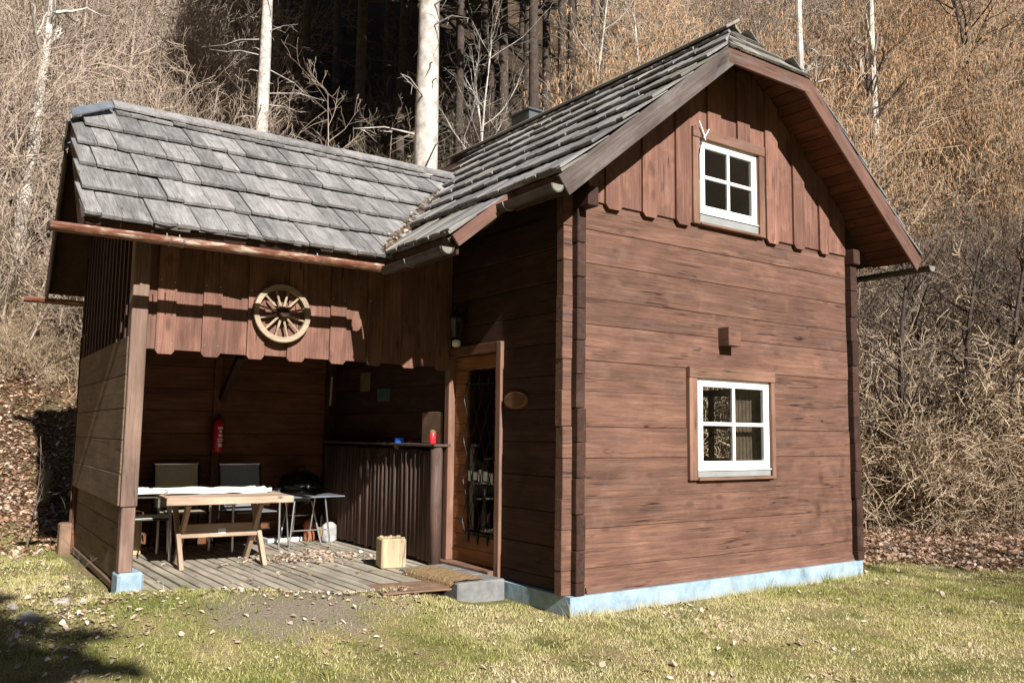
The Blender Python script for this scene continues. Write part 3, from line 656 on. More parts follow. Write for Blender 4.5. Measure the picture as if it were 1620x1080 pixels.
# ridge caps
rc = MB(); 
rc.slab([(XC-.17, -.12, ZR-.125+.05), (XC+.02, -.12, ZR+.05), (XC+.02, YB+.3, ZR+.055), (XC-.17, YB+.3, ZR-.125+.055)], (-.010, 0, .024))
rc.slab([(XC+.19, -.06, ZR-.16+.055), (XC+.0, -.06, ZR+.03), (XC+.0, YB+.3, ZR+.03), (XC+.19, YB+.3, ZR-.16+.055)], (.010, 0, .024))
rc.build('ridge_cap', 'shingle_moss', mroof)
for k in range(5):
    xa, xb = -3.06+k*.76, -3.06+(k+1)*.76+.03; dz = .004*(k % 2)+random.uniform(-.006, .006)
    m_ = MB(); m_.slab([(-(xb-xa)/2, -.11, -.05), ((xb-xa)/2, -.11, -.05), ((xb-xa)/2, .015, .045), (-(xb-xa)/2, .015, .045)], (0, -.008, .02))
    m_.build('ridge_board', 'shingle_wood', wroof, ((xa+xb)/2, WYR, WZR+.0+dz))
# barge boards
BZ = -.03
plank('barge_board', 'wood_barge', cabin, (XE-.03, YF-.025, roofz(XE-.03)+BZ), (XC-HIPX+.0, YF-.025, hz+BZ), .168, .03)['label'] = 'weathered grey barge board'
plank('barge_board', 'wood_barge_brown', cabin, (2*XC-XE+.03, YF-.025, roofz(XE-.03)+BZ), (XC+HIPX, YF-.025, hz+BZ), .165, .03)
plank('barge_board', 'wood_barge_brown', cabin, (XC-HIPX-.0, YF-.0275, hz+BZ-.005), (XC+HIPX+.0, YF-.0275, hz+BZ-.005), .15, .03)
# verge strip of the extension step and its underside boards
plank('barge_board', 'wood_barge_brown', cabin, (XX+.0, YE-.01, ZE+(XX-XE)*TM-.03), (XE+.05, YE-.01, ZE+.05*TM-.03), .10, .028)
# wing rake boards
plank('barge_board', 'wood_dark_board', cabin, (WX0-.012, WY0+.01, WZ0-.02), (wx(HPY)-.012, HPY, wroofz(HPY)-.03), .13, .026, out=Vector((-1, 0, 0)))
plank('barge_board', 'wood_barge', cabin, (wx(5.1)-.012, 2*WYR-WY0, WZ0-.02), (wx(hy2)-.012, 2*WYR-HPY, wroofz(HPY)-.03), .14, .026, out=Vector((-1, 0, 0)))
# eave fascias
cpart('fascia', 'wood_dark_board', cabin, (WX0+.02, WY0+.09, WZ0-.075), (-1.2, WY0+.11, WZ0-.035), .004)
cpart('fascia', 'wood_dark_board', cabin, (XX+.06, YE+.03, 2.60), (XX+.085, WY0+.05, 2.72), .004)
cpart('fascia', 'wood_dark_board', cabin, (XE+.06, YF+.03, 3.02), (XE+.085, YE, 3.14), .004)
# soffit boards under the gable overhang (run front to back)
sof = empty('gable_soffit', parent=cabin)
def soffit(sgn):
    s = .05; 
    while s < slen-.06:
        x = XE+(s+.058)/math.sqrt(1+TM*TM); x = min(x, XC-.04); z = roofz(x)-.102
        yf = YF+.006 if x < XC-HIPX else YF+.02+(x-(XC-HIPX))*(.40/HIPX)
        if yf < -.08:
            X_ = x if sgn < 0 else 2*XC-x
            o = MB().cbox((0, 0, 0), (.112, -.002-yf+.05, .018), .004).build('soffit_board', 'wood_soffit', sof, (X_, (yf+.05)/2, z), rot=(0, (-1 if sgn < 0 else 1)*math.atan(TM), 0))
        s += .118
soffit(-1); soffit(1)
for k in range(3):
    yy = YF+.02+k*.115; hzz = hz-.10+(yy-YF)*(ZR-hz)/.425
    cpart('soffit_board', 'wood_soffit', sof, (XC-HIPX*(1-k*.26)+.02, yy, hzz-.01), (XC+HIPX*(1-k*.26)-.02, yy+.11, hzz+.006), .003)
# soffit under the stepped left eave and wing eave
sf2 = MB(); sf2.slab([(XX+.05, YE+.02, 2.665), (XX+.05, WY0+.1, 2.665), (XD-.002, WY0+.6, 3.36), (XD-.002, YE+.02, 3.45)], (0, 0, .012)); sf2.build('eave_soffit', 'wood_dark_board', cabin)
# rafter tails at the main eave
for y in (-.2, .1, .55, 1.0):
    xa = XE+.09 if y < YE else XX+.09
    plank('rafter_tail', 'wood_side_log', cabin, (xa, y, roofz(xa)-.11 if xa > XE else ZE+(xa-XE)*TM-.11), (.05, y, roofz(.05)-.11), .09, .07)
# chimney
ch = empty('chimney', (2.28, 3.85, 0), parent=cabin)
MB().box((-.17, -.2, 4.3), (.17, .2, 5.545)).build('flue_casing', 'slate_metal', ch); MB().cbox((0, 0, 5.56), (.40, .46, .035), .01).build('cowl', 'slate_metal', ch)
# --- gutters
def gutter(name, mat, p, q, r=.058):
    p = Vector(p); q = Vector(q); d = (q-p); L = d.length; d.normalize(); e = d.cross(Vector((0, 0, 1))).normalized()
    b = MB(); n = 10; o = 0
    for i in range(2):
        for rr_ in (r, r-.007):
            for k in range(n+1):
                a = math.pi*k/n; b.v.append((L*i, rr_*math.cos(a), -rr_*math.sin(a)))
    m = n+1
    for k in range(n):
        b.f += [(k, k+1, 2*m+k+1, 2*m+k), (m+k+1, m+k, 3*m+k, 3*m+k+1), (k+1, k, m+k, m+k+1), (2*m+k, 2*m+k+1, 3*m+k+1, 3*m+k)]
    b.f += [(0, 2*m, 3*m, m), (n, m+n, 3*m+n, 2*m+n)]
    g = b.build(name, mat, cabin, p); g.rotation_euler = (0, -math.asin(d.z), math.atan2(d.y, d.x)); return g, b
def endcap(g, x, r=.06, mat='cap_pale'):
    b = MB(); pts = [(r*math.cos(math.pi*k/12), -r*math.sin(math.pi*k/12)) for k in range(13)]
    b.prism(pts, 'x', x-.004, x+.004).build('end_cap', mat, g)
def hooks(g, xs, r=.062):
    for x in xs:
        pts = [(x, r*1.0*math.cos(a), -r*math.sin(a)+.0) for a in np.linspace(-.5, math.pi*.98, 12)]
        pts = [(x, r*1.25, .045)]+pts[1:]
        MB().tube(pts, .0045, 5).build('gutter_bracket', 'zinc', g)
GZW = 2.625
g1, _ = gutter('gutter', 'gutter_paint', (-3.76, 1.155, GZW+.0), (-1.27, 1.155, GZW+.01)); hooks(g1, (.78, .87, 1.95)); g1['label'] = 'red-brown gutter with pale specks along the wing eave'
endcap(g1, .0, mat='gutter_dark')
g2, _ = gutter('gutter', 'gutter_dark', (-1.235, 1.16, 2.615), (-1.235, .14, 2.63)); hooks(g2, (.45,)); endcap(g2, 1.0)
g3, _ = gutter('gutter', 'gutter_dark', (-.715, .34, 3.035), (-.715, -.52, 3.05)); hooks(g3, (.25,)); endcap(g3, .855)
g4, _ = gutter('gutter', 'gutter_dark', (2*XC-XE+.07, -.56, 3.06), (2*XC-XE+.07, 4.9, 3.03)); endcap(g4, 0.0)
g5, _ = gutter('gutter', 'gutter_paint', (-3.46, 2*WYR-WY0+.1, GZW+.02), (-1.0, 2*WYR-WY0+.1, GZW+.02))
MB().tube([(-.70, .30, 2.99), (-.78, .33, 2.90), (-1.1, .30, 2.76), (-1.17, .28, 2.70)], .035, 10).build('downpipe', 'gutter_dark', cabin)

# --- wing: front cladding
wf = empty('wing_front_cladding', parent=cabin)
cw = [(-2.885, -2.74), (-2.53, -2.38), (-2.16, -2.015), (-1.81, -1.655), (-1.42, -1.27), (-1.06, -.91), (-.70, -.55), (-.33, -.19)]
for xa, xb in cw:
    zb = 1.838+random.uniform(-.006, .006); c = .026
    prism_part('cover_board', 'wood_red_board', wf, [(xa, zb+c), (xa+c*.8, zb), (xb-c*.8, zb), (xb, zb+c), (xb, 3.08), (xa, 3.08)], 'y', 1.806, 1.829)
ed = [-2.995]+[(a+b)/2 for a, b in cw]+[XD-.004]
for xa, xb in zip(ed[:-1], ed[1:]):
    zb = 1.872+random.uniform(-.004, .004); prism_part('board', 'wood_red_board', wf, [(xa+.002, zb), (xb-.002, zb), (xb-.002, 3.09), (xa+.002, 3.09)], 'y', 1.83, 1.852)
scm = MB().lathe([(.0045, 0), (.0045, .003)], (0, 0, 0), 6, Matrix.Rotation(math.pi/2, 3, 'X')).mesh('screw'); scm.materials.append(MATS['steel'])
for xa, xb in cw[:6]:
    for q_ in (xa+.02, xb-.02):
        for z_ in (1.93, 2.42):
            o = bpy.data.objects.new('screw', scm); COL.objects.link(o); o.parent = wf; o.location = (q_, 1.8055, z_+random.uniform(-.01, .01))
# header beam behind the boards
cpart('header_beam', 'wood_plank_x', wf, (-2.97, 1.86, 1.93), (XD-.005, 1.95, 2.09), .005)
# --- post and its footing
cpart('porch_post', 'wood_post', cabin, (-3.075, 1.78, .655), (-2.955, 1.90, 3.05), .006)
cpart('porch_post', 'wood_post', cabin, (-3.062, 1.795, .165), (-2.962, 1.895, .655), .006)
MB().cbox((-2.975, 1.87, -.05), (.19, .22, .43), .02).build('post_footing', 'paint_blue_render', cabin)
# --- wing left wall, slightly skewed like the real one
lw = empty('left_wall', (-3.055, 1.83, 0), parent=cabin); lw.rotation_euler = (0, 0, math.radians(-2.4))
LWL = 2.72
zz = [.66, .90, 1.16, 1.40, 1.66, 1.96]
for i in range(5): cpart('plank', 'wood_left_wall', lw, (-.03-.004*(i == 0), .0+random.uniform(-.004, .006), zz[i]+.002), (.0, LWL, zz[i+1]-.002), .004)
zz = [.06, .30, .50, .652]
for i in range(3): cpart('plank', 'wood_left_wall', lw, (.02, .10, zz[i]+.002), (.045, LWL, zz[i+1]-.002), .004)
cpart('corner_strip', 'wood_left_wall', lw, (.005, .06, .02), (.018, .10, .64), .003)
cpart('base_rail', 'wood_left_wall', lw, (.0, .10, .0), (.03, LWL, .05), .004)
def lwtop(y): return wroofz(1.83+y)-.11
for k in range(14):
    ya = k*.195; yb_ = ya+.19
    prism_part('board', 'wood_dark_board', lw, [(ya, 1.965), (yb_, 1.965), (yb_, max(2.2, min(3.75, lwtop(min(yb_, 2.69))))), (ya, max(2.2, min(3.75, lwtop(ya+.01))))], 'x', .0, .02)
    yc_ = ya+.165; 
    if yc_ < 2.65: prism_part('batten', 'wood_dark_board', lw, [(yc_, 1.94), (yc_+.055, 1.94), (yc_+.055, max(2.2, min(3.74, lwtop(yc_+.05)))), (yc_, max(2.2, min(3.74, lwtop(yc_))))], 'x', -.028, -.001)
for i, z in enumerate((.02, .28, .54, .8, 1.06, 1.32, 1.58, 1.84)):   # inner lining, visible from inside the porch
    cpart('lining_plank', 'wood_plank_y', lw, (.05, .1, z), (.07, LWL-.05, z+.256), .003)
# --- porch back wall, ceiling, beams
bw = empty('porch_back_wall', parent=cabin)
YBW = 4.56
for i in range(9):
    z = -.02+i*.245; cpart('plank', 'wood_plank_x', bw, (-2.95, YBW, z+.002), (XD-.006, YBW+.05, z+.243), .004)
cpart('wall_post', 'wood_plank_y', bw, (-1.60, YBW-.05, 0), (-1.51, YBW-.001, 2.16), .004)
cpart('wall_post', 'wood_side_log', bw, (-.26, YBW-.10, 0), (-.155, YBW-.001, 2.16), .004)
for i in range(15):
    cpart('ceiling_board', 'wood_plank_y', bw, (-2.97+i*.187, 1.96, 2.18), (-2.97+i*.187+.184, YBW-.002, 2.2), .003)
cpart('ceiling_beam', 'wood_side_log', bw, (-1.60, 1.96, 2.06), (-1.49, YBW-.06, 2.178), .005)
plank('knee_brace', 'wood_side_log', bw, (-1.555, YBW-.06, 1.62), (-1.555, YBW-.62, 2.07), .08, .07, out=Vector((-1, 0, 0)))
MB().box((-2.97, YBW+.054, -.1), (XD-.004, YBW+.075, 2.195)).build('rear_sheathing', 'wood_dark_board', bw)
MB().box((-2.96, YBW+.052, 2.2), (XD, YBW+.09, 3.1)).build('rear_sheathing', 'wood_dark_board', bw)
# --- palisade wainscot of half-round poles with a ledge
ws = empty('pole_wainscot', parent=cabin)
pr = MB().lathe([(.043, 0), (.043, 1.04)], (0, 0, 0), 12).mesh('pole', True); pr.materials.append(MATS['wood_pole'])
y = 1.955; k = 0
while y < 4.42:
    o = bpy.data.objects.new('pole', pr); COL.objects.link(o); o.parent = ws; o.location = (-.262+random.uniform(-.004, .004), y, .035+random.uniform(-.01, .01)); o.rotation_euler = (random.uniform(-.004, .004), random.uniform(-.004, .004), random.uniform(0, 6)); y += .0875; k += 1
MB().lathe([(.055, 0), (.055, 1.09)], (0, 0, 0), 14).build('end_post', 'wood_pole', ws, (-.272, 1.865, .012), smooth=True)
cpart('ledge', 'wood_pole', ws, (-.335, 1.80, 1.11), (-.15, 4.44, 1.135), .004)
MB().prism([(0, 0), (.15, 0), (.15, -.15), (.12, -.15)], 'x', -.03, .03).build('ledge_bracket', 'wood_trim', ws, (-.32, 2.62, 1.108), rot=(0, 0, math.radians(-90)))
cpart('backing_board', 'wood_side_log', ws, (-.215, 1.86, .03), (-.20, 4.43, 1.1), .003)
# --- door
dr = empty('door', parent=cabin)
fx = XD-.035
cpart('door_jamb', 'wood_trim', dr, (fx-.0, 1.805, .055), (XD+.13, 1.885, 1.99), .004); cpart('door_jamb', 'wood_trim', dr, (fx+.0, .945, .0), (XD+.13, 1.015, 2.06), .004)
cpart('door_head', 'wood_plank_y', dr, (fx+.002, 1.016, 1.97), (XD+.13, 1.885, 2.06), .004)
cpart('threshold', 'wood_trim', dr, (fx-.055, 1.016, .0), (XD+.13, 1.90, .054), .006)
DX = XD+.035
for i in range(15):   # tongue and groove leaf, leaving the glazed slot
    z = .06+i*.127; z1 = z+.125
    if i in (0, 1, 14) : cpart('door_plank', 'wood_door', dr, (DX, 1.02, z), (DX+.04, 1.80, z1), .005)
    else:
        cpart('door_plank', 'wood_door', dr, (DX, 1.59, z), (DX+.04, 1.80, z1), .005); cpart('door_plank', 'wood_door', dr, (DX, 1.02, z), (DX+.04, 1.13, z1), .005)
MB().box((DX+.022, 1.131, .315), (DX+.028, 1.589, 1.837)).build('pane', 'pane_glass', dr)
grl = MB(); gx_ = DX-.012
for k in range(7):
    ya = 1.14+k*.075
    pts = [(gx_, ya+.032*math.sin(z*17+(math.pi if k % 2 else 0)), z) for z in np.linspace(.34, 1.70, 50)]
    grl.tube(pts, .0042, 5)
for z in (.34, 1.70): grl.tube([(gx_, 1.12, z), (gx_, 1.61, z)], .008, 5)
for yy in (1.2, 1.36, 1.52):
    grl.tube([(gx_, yy, 1.70), (gx_, yy, 1.78)], [.022, .004], 6); grl.tube([(gx_, yy, .34), (gx_, yy, .24)], [.02, .004], 6)
grl.build('grille', 'black_iron', dr)
hb = MB().cbox((DX-.006, 1.075, .98), (.012, .04, .20), .003); hb.tube([(DX-.01, 1.075, 1.02), (DX-.05, 1.075, 1.02), (DX-.055, 1.10, 1.02), (DX-.055, 1.19, 1.015)], .009, 8); hb.build('door_handle', 'black_iron', dr)
pale_rects = MB()  # small white rectangles in front of the door pane
for k in range(5): pale_rects.box((DX+.016, 1.17+k*.085, .80+.012*(k % 2)), (DX+.019, 1.235+k*.085, .885+.012*(k % 3)))
pale_rects.build('pale_rect', 'label_white', dr)

# ================================================================ THINGS ON AND AROUND THE CABIN
# wagon wheel
wh = empty('wagon_wheel', (-1.885, 1.765, 2.235), rot=(math.radians(-3), 0, 0)); tag(wh, 'pale wooden wagon wheel hung on the wing front boards', 'wheel')
RY = Matrix.Rotation(math.pi/2, 3, 'X')
rim = MB(); R0, R1, T = .205, .247, .022; n = 48
for k in range(n):
    a = 2*math.pi*k/n
    for r, y in ((R0, -T), (R1, -T), (R1, T), (R0, T)): rim.v.append((r*math.cos(a), y, r*math.sin(a)))
for k in range(n):
    for j in range(4): rim.f.append((k*4+j, k*4+(j+1) % 4, ((k+1) % n)*4+(j+1) % 4, ((k+1) % n)*4+j))
rim.build('rim', 'wood_wheel', wh)
tyre = MB()
for k in range(n):
    a = 2*math.pi*k/n
    for r, y in ((R1+.001, -T*.9), (R1+.006, -T*.9), (R1+.006, T*.9), (R1+.001, T*.9)): tyre.v.append((r*math.cos(a), y, r*math.sin(a)))
tyre.f = list(rim.f); tyre.build('tyre', 'wood_pole', wh)
for k in range(12):
    a = 2*math.pi*(k+.5)/12; c, s_ = math.cos(a), math.sin(a)
    MB().tube([(.05*c, -.005, .05*s_), (.13*c, -.002, .13*s_), (.207*c, 0, .207*s_)], [.012, .0105, .009], 7).build('spoke', 'wood_wheel', wh)
MB().lathe([(.03, -.075), (.042, -.07), (.046, -.03), (.06, .0), (.06, .03), (.04, .035)], (0, 0, 0), 18, Matrix.Rotation(-math.pi/2, 3, 'X')).build('hub', 'wood_dark_board', wh)
MB().lathe([(.022, .0), (.022, .03)], (0, -.075, 0), 12, Matrix.Rotation(-math.pi/2, 3, 'X')).build('axle_hole', 'black_iron', wh)
# lantern beside the door head
la = empty('wall_lantern', (XD-.004, 1.58, 2.33)); tag(la, 'black iron lantern on the log wall above the door', 'lantern')
b = MB().cbox((-.006, 0, .02), (.012, .05, .16), .003); b.tube([(-.01, 0, .08), (-.08, 0, .12), (-.11, 0, .07)], .008, 6); b.build('bracket', 'black_iron', la)
b = MB().lathe([(.0, .07), (.03, .05), (.075, .0), (.075, -.012)], (-.11, 0, 0), 6); b.lathe([(.045, -.20), (.05, -.19)], (-.11, 0, 0), 6)
for k in range(6):
    a = 2*math.pi*k/6; b.tube([(-.11+.066*math.cos(a), .066*math.sin(a), -.01), (-.11+.046*math.cos(a), .046*math.sin(a), -.195)], .005, 4)
b.build('cage', 'black_iron', la)
MB().lathe([(.04, -.19), (.058, -.015)], (-.11, 0, 0), 6).build('glass_body', 'pane_glass', la)
MB().lathe([(.026, -.28), (.04, -.27), (.04, -.225), (.02, -.215)], (-.10, 0, 0), 12).build('bulb_cover', 'label_white', la, smooth=True)
# oval plaque
ov = empty('oval_plaque', (XD-.004, .735, 1.53)); tag(ov, 'oval wooden plaque on the dark log wall right of the door', 'plaque')
pts = [(.165*math.cos(a), .075*math.sin(a)) for a in np.linspace(0, 2*math.pi, 29)[:-1]]
MB().prism(pts, 'x', -.022, 0).build('disc', 'wood_door', ov); MB().prism([(p[0]*.9, p[1]*.84) for p in pts], 'x', -.024, -.0225).build('face', 'wood_plank_y', ov)
# small plates on the dark wall above the wainscot
o = cpart('wall_plate_ochre', 'ochre_plate', None, (XD-.02, 3.55, 1.70), (XD-.006, 3.79, 1.92), .004); tag(o, 'ochre rectangular board on the dark wall above the pole wainscot', 'plate'); o.name = 'wall_board'
o = cpart('enamel_plate', 'teal_plate', None, (XD-.018, 3.06, 1.58), (XD-.006, 3.36, 1.72), .004); tag(o, 'pale teal rectangular plate on the dark wall above the pole wainscot', 'plate')
# candle and tin on the ledge
ca = empty('grave_candle', (-.245, 1.99, 1.1355)); tag(ca, 'red cylindrical candle lantern with gold lid on the wainscot ledge', 'candle')
MB().lathe([(.030, 0), (.034, .01), (.034, .10), (.028, .108)], (0, 0, 0), 16).build('jar', 'red_wax', ca, smooth=True); MB().lathe([(.032, .105), (.032, .12), (.012, .135)], (0, 0, 0), 16).build('lid', 'ochre_plate', ca)
ti = empty('blue_tin', (-.27, 2.62, 1.1355)); tag(ti, 'small round blue tin on the wainscot ledge', 'tin')
MB().lathe([(.05, 0), (.05, .036)], (0, 0, 0), 18).build('body', 'blue_plastic', ti); MB().lathe([(.052, .037), (.052, .05), (.046, .053)], (0, 0, 0), 18).build('lid', 'blue_plastic', ti)
sg = cpart('notice_board', 'rust_plate', None, (XD-.026, 1.95, 1.16), (XD-.006, 2.33, 1.47), .004); tag(sg, 'dull brown board leaning behind the red candle', 'board')
sg.location.z = 1.137+.155
# deck
dk = empty('porch_deck', (-1.6, 3.0, 0)); tag(dk, 'grey ribbed board deck of the open porch', 'deck')
FX = [-3.1, -2.85, -1.85, -1.45, -.95, -.6, -.2]; FY = [1.95, 1.86, 1.22, 1.02, 1.02, 1.2, 1.2]
xd0 = -2.93; k = 0
while xd0 < -.20:
    yf = float(np.interp(xd0+.05, FX, FY))+random.uniform(-.03, .03); ye = YBW-.01
    L = ye-yf; wB = .079
    ob = MB().cbox((0, 0, 0), (wB, L, .032), .005).build('deck_board', 'wood_deck', dk, (xd0+wB/2+1.6, (yf+ye)/2-3.0, -.016+random.uniform(-.003, .003)))
    xd0 += wB+.020; k += 1
db = MB()
for yy in (1.9, 2.6, 3.3, 4.0, 4.5): db.box((-2.93+1.6, yy-3, -.13), (-.21+1.6, yy-3+.08, -.036))
db.build('joists', 'wood_dark_board', dk)
# chopping block
cb = empty('wood_block', (-.665, 1.99, 0)); tag(cb, 'pale square sawn wood block on the deck by the wainscot', 'block'); cb.rotation_euler = (0, 0, math.radians(-14))
MB().cbox((0, 0, .135), (.23, .24, .27), .014).build('block', 'wood_pale', cb)
for k in range(9):
    a = random.uniform(0, 6.28); MB().cbox((random.uniform(-.10, .115), random.uniform(-.11, .11), .276), (random.uniform(.015, .05), random.uniform(.01, .03), .012), .003, Matrix.Rotation(a, 3, 'Z')).build('splinter', 'wood_pale', cb)
# door step + mat
stp = empty('door_step', (-.5, 1.2, 0)); tag(stp, 'low grey stone doorstep below the cabin door', 'step')
for k, (ya, yb_) in enumerate(((.76, 1.08), (1.084, 1.42), (1.424, 1.76))):
    MB().cbox((.035, (ya+yb_)/2-1.2, -.105), (.47, yb_-ya, .27), .012).build('slab', 'concrete', stp)
mt = MB(); n = 26
for i in range(n+1):
    for j in range(9):
        x = -.31+.4*j/8; y = -.40+.80*i/n; 
        zx = .0; xx = x
        if x < -.235: zx = -((-.235-x)/.075)*.09; xx = -.235-(-.235-x)*.35
        mt.v.append((xx, y,   .046+zx*.7+random.uniform(-.004, .004)))
for i in range(n):
    for j in range(8): a = i*9+j; mt.f.append((a, a+1, a+10, a+9))
tp = len(mt.v); mt.v += [(v[0], v[1], v[2]-.014) for v in mt.v]
mt.f += [tuple(tp+i for i in reversed(q)) for q in mt.f]
mo = mt.build('doormat', 'coir', None, (-.5, 1.2, 0)); tag(mo, 'brown coir doormat sagging over the doorstep edge', 'doormat')
pl = MB().cbox((0, 0, 0), (.58, .44, .014), .004).build('foot_plate', 'rust_plate', None, (-1.03, .99, -.003), rot=(0, 0, math.radians(-8))); tag(pl, 'flat rusty brown board lying in front of the doorstep', 'board')
# table
tb = empty('wooden_table', (-1.95, 3.0, 0)); tag(tb, 'low wooden table with slanted crossed legs on the porch deck', 'table'); tb.rotation_euler = (0, 0, math.radians(-6))
for k in range(7): MB().cbox((0, -.46+k*.148+.02, .637), (1.08, .144, .03), .004).build('top_plank', 'wood_table', tb)
MB().cbox((0, -.525, .62), (1.10, .022, .06), .004).build('apron', 'wood_table', tb); MB().cbox((0, .515, .62), (1.10, .022, .06), .004).build('apron', 'wood_table', tb)
for sx in (-1, 1):
    for sy in (-1, 1):
        p0 = Vector((sx*.385, sy*.33, .0)); p1 = Vector((sx*(.385-.042*(sy > 0)), -sy*.24, .615)); p0.x = p1.x
        plank('leg', 'wood_table', tb, p1+Vector((0, 0, 0)), p0+Vector((0, 0, .012)), .075, .04, out=Vector((sx, 0, 0)))
MB().cbox((0, -.03, .315), (.725, .03, .125), .004).build('rail', 'wood_table', tb)
MB().cbox((.02, -.0475, .305), (.07, .004, .05), .001).build('care_label', 'label_white', tb)
for sx in (-1, 1): MB().cbox((sx*.345, 0, .585), (.045, .80, .05), .004).build('bearer', 'wood_table', tb)
# crumpled white cover on the table
def cloth(name, x0, x1, y0, y1, z, amp, seed, label, edge=.0):
    nx_, ny_ = 40, 18; b = MB(); r_ = np.random.default_rng(seed)
    xs = np.linspace(x0, x1, nx_); ys = np.linspace(y0, y1, ny_); XX_, YY_ = np.meshgrid(xs, ys)
    h = (vnoise(XX_, YY_, .22, seed)*.6+vnoise(XX_, YY_*2.2, .11, seed+1)*.4); ZZ = z+.006+amp*h
    jx = (vnoise(XX_, YY_, .2, seed+2)-.5)*.07; jy = (vnoise(XX_, YY_, .2, seed+3)-.5)*.06
    for i in range(ny_):
        for j in range(nx_): b.v.append((XX_[i, j]+jx[i, j], YY_[i, j]+jy[i, j], ZZ[i, j]))
    for i in range(ny_-1):
        for j in range(nx_-1): a = i*nx_+j; b.f.append((a, a+1, a+nx_+1, a+nx_))
    t = len(b.v); b.v += [(v[0], v[1], max(z+.001, v[2]-.03)) for v in b.v]; base = list(b.f); b.f += [tuple(t+i for i in reversed(q)) for q in base]
    def side(ix):
        for a, c in zip(ix[:-1], ix[1:]): b.f.append((a, c, t+c, t+a))
    side([j for j in range(nx_)]); side([(ny_-1)*nx_+j for j in range(nx_)]); side([i*nx_ for i in range(ny_)]); side([i*nx_+nx_-1 for i in range(ny_)])
    return b.build(name, 'cloth_white', None)
c1 = cloth('folded_cover', -2.44, -1.50, 2.86, 3.46, .6535, .062, 5, ''); tag(c1, 'crumpled white cover lying folded across the wooden table', 'cover')
c2 = cloth('garden_cushion', -2.72, -2.46, 3.05, 3.62, .66, .05, 9, ''); tag(c2, 'white cushion lying over the left edge of the table', 'cushion')
# chairs
def chair(label, loc, rz, fab, grp=None, arm=True):
    c = empty('garden_chair', loc, (0, 0, rz)); tag(c, label, 'chair', grp)
    for sx in (-1, 1):
        MB().tube([(sx*.25, -.24, .012), (sx*.25, -.22, .58), (sx*.25, -.18, .61), (sx*.25, .18, .61)], .013, 8).build('leg', 'steel', c)
        MB().tube([(sx*.24, .30, .012), (sx*.235, .20, .40), (sx*.23, .30, .88)], .012, 8).build('leg', 'black_iron', c)
        if arm: MB().cbox((sx*.25, 0, .628), (.045, .40, .022), .008).build('armrest', 'black_iron', c)
        MB().tube([(sx*.23, -.24, .40), (sx*.23, .22, .39)], .011, 8).build('seat_rail', 'black_iron', c)
    MB().cbox((0, -.01, .402), (.43, .46, .010), .003).build('seat', fab, c)
    bk_ = MB().cbox((0, 0, 0), (.43, .010, .46), .003).build('backrest', fab, c, (0, .255, .655)); bk_.rotation_euler = (math.radians(-11), 0, 0)
    MB().tube([(-.23, .30, .88), (.23, .30, .88)], .012, 8).build('top_rail', 'steel', c)
    MB().tube([(-.24, .0, .2), (.24, .0, .2)], .008, 6).build('stretcher', 'black_iron', c)
    return c
chair('grey mesh garden chair with its back to the porch wall behind the table', (-1.38, 3.86, 0), math.radians(3), 'textile_grey')
chair('beige mesh garden chair standing behind the table near the left wall', (-2.02, 4.08, 0), math.radians(-4), 'textile_beige')
chair('garden chair with black armrests and pale fabric at the left table end', (-2.48, 3.62, 0), math.radians(78), 'textile_pale')
# storage box in left corner
bx = empty('storage_box', (-2.62, 4.15, 0)); tag(bx, 'pale plywood box in the left porch corner', 'box')
MB().cbox((0, 0, .2), (.40, .44, .39), .006).build('body', 'wood_pale', bx); MB().cbox((0, 0, .41), (.42, .46, .025), .004).build('lid', 'wood_dark_board', bx)
# kettle grill
kg = empty('kettle_grill', (-.72, 4.12, 0)); tag(kg, 'black kettle grill on silver tripod legs in the porch corner', 'grill')
MB().lathe([(.0, .42), (.10, .43), (.19, .48), (.235, .56), (.245, .60)], (0, 0, 0), 28).build('bowl', 'black_enamel', kg, smooth=True)
MB().lathe([(.252, .602), (.245, .66), (.20, .74), (.11, .79), (.0, .80)], (0, 0, 0), 28).build('lid', 'black_enamel', kg, smooth=True)
MB().tube([(-.05, -.02, .80), (-.05, -.02, .845), (.05, -.02, .845), (.05, -.02, .80)], .010, 8).build('lid_handle', 'black_iron', kg)
MB().lathe([(.02, .0), (.03, .02), (.02, .035)], (0, -.245, .64), 12, Matrix.Rotation(math.pi/2, 3, 'X')).build('vent_knob', 'steel', kg, smooth=True)
for k in range(3):
    a = math.radians(-90+50+k*120); MB().tube([(.15*math.cos(a), .15*math.sin(a), .46), (.27*math.cos(a), .27*math.sin(a), .006)], .011, 8).build('leg', 'steel', kg)
MB().lathe([(.0, .30), (.12, .305), (.13, .315)], (0, 0, 0), 22).build('ash_tray', 'steel', kg, smooth=True)
# small metal side table in front of the grill
mtb = empty('metal_side_table', (-.83, 3.66, 0)); tag(mtb, 'small metal folding table with thin grey top beside the wooden table', 'side table')
MB().cbox((.06, 0, .548), (.62, .40, .014), .004).build('top', 'zinc', mtb)
for sx, sy, ex in ((-1, -1, -.06), (-1, 1, .06), (1, -1, .06), (1, 1, -.06)):
    MB().tube([(sx*.17, sy*.13, .542), (sx*.17+ex, sy*.16, .006)], .010, 8).build('leg', 'steel', mtb)
MB().tube([(-.2, -.145, .2), (.2, -.145, .2)], .007, 6).build('stretcher', 'steel', mtb)
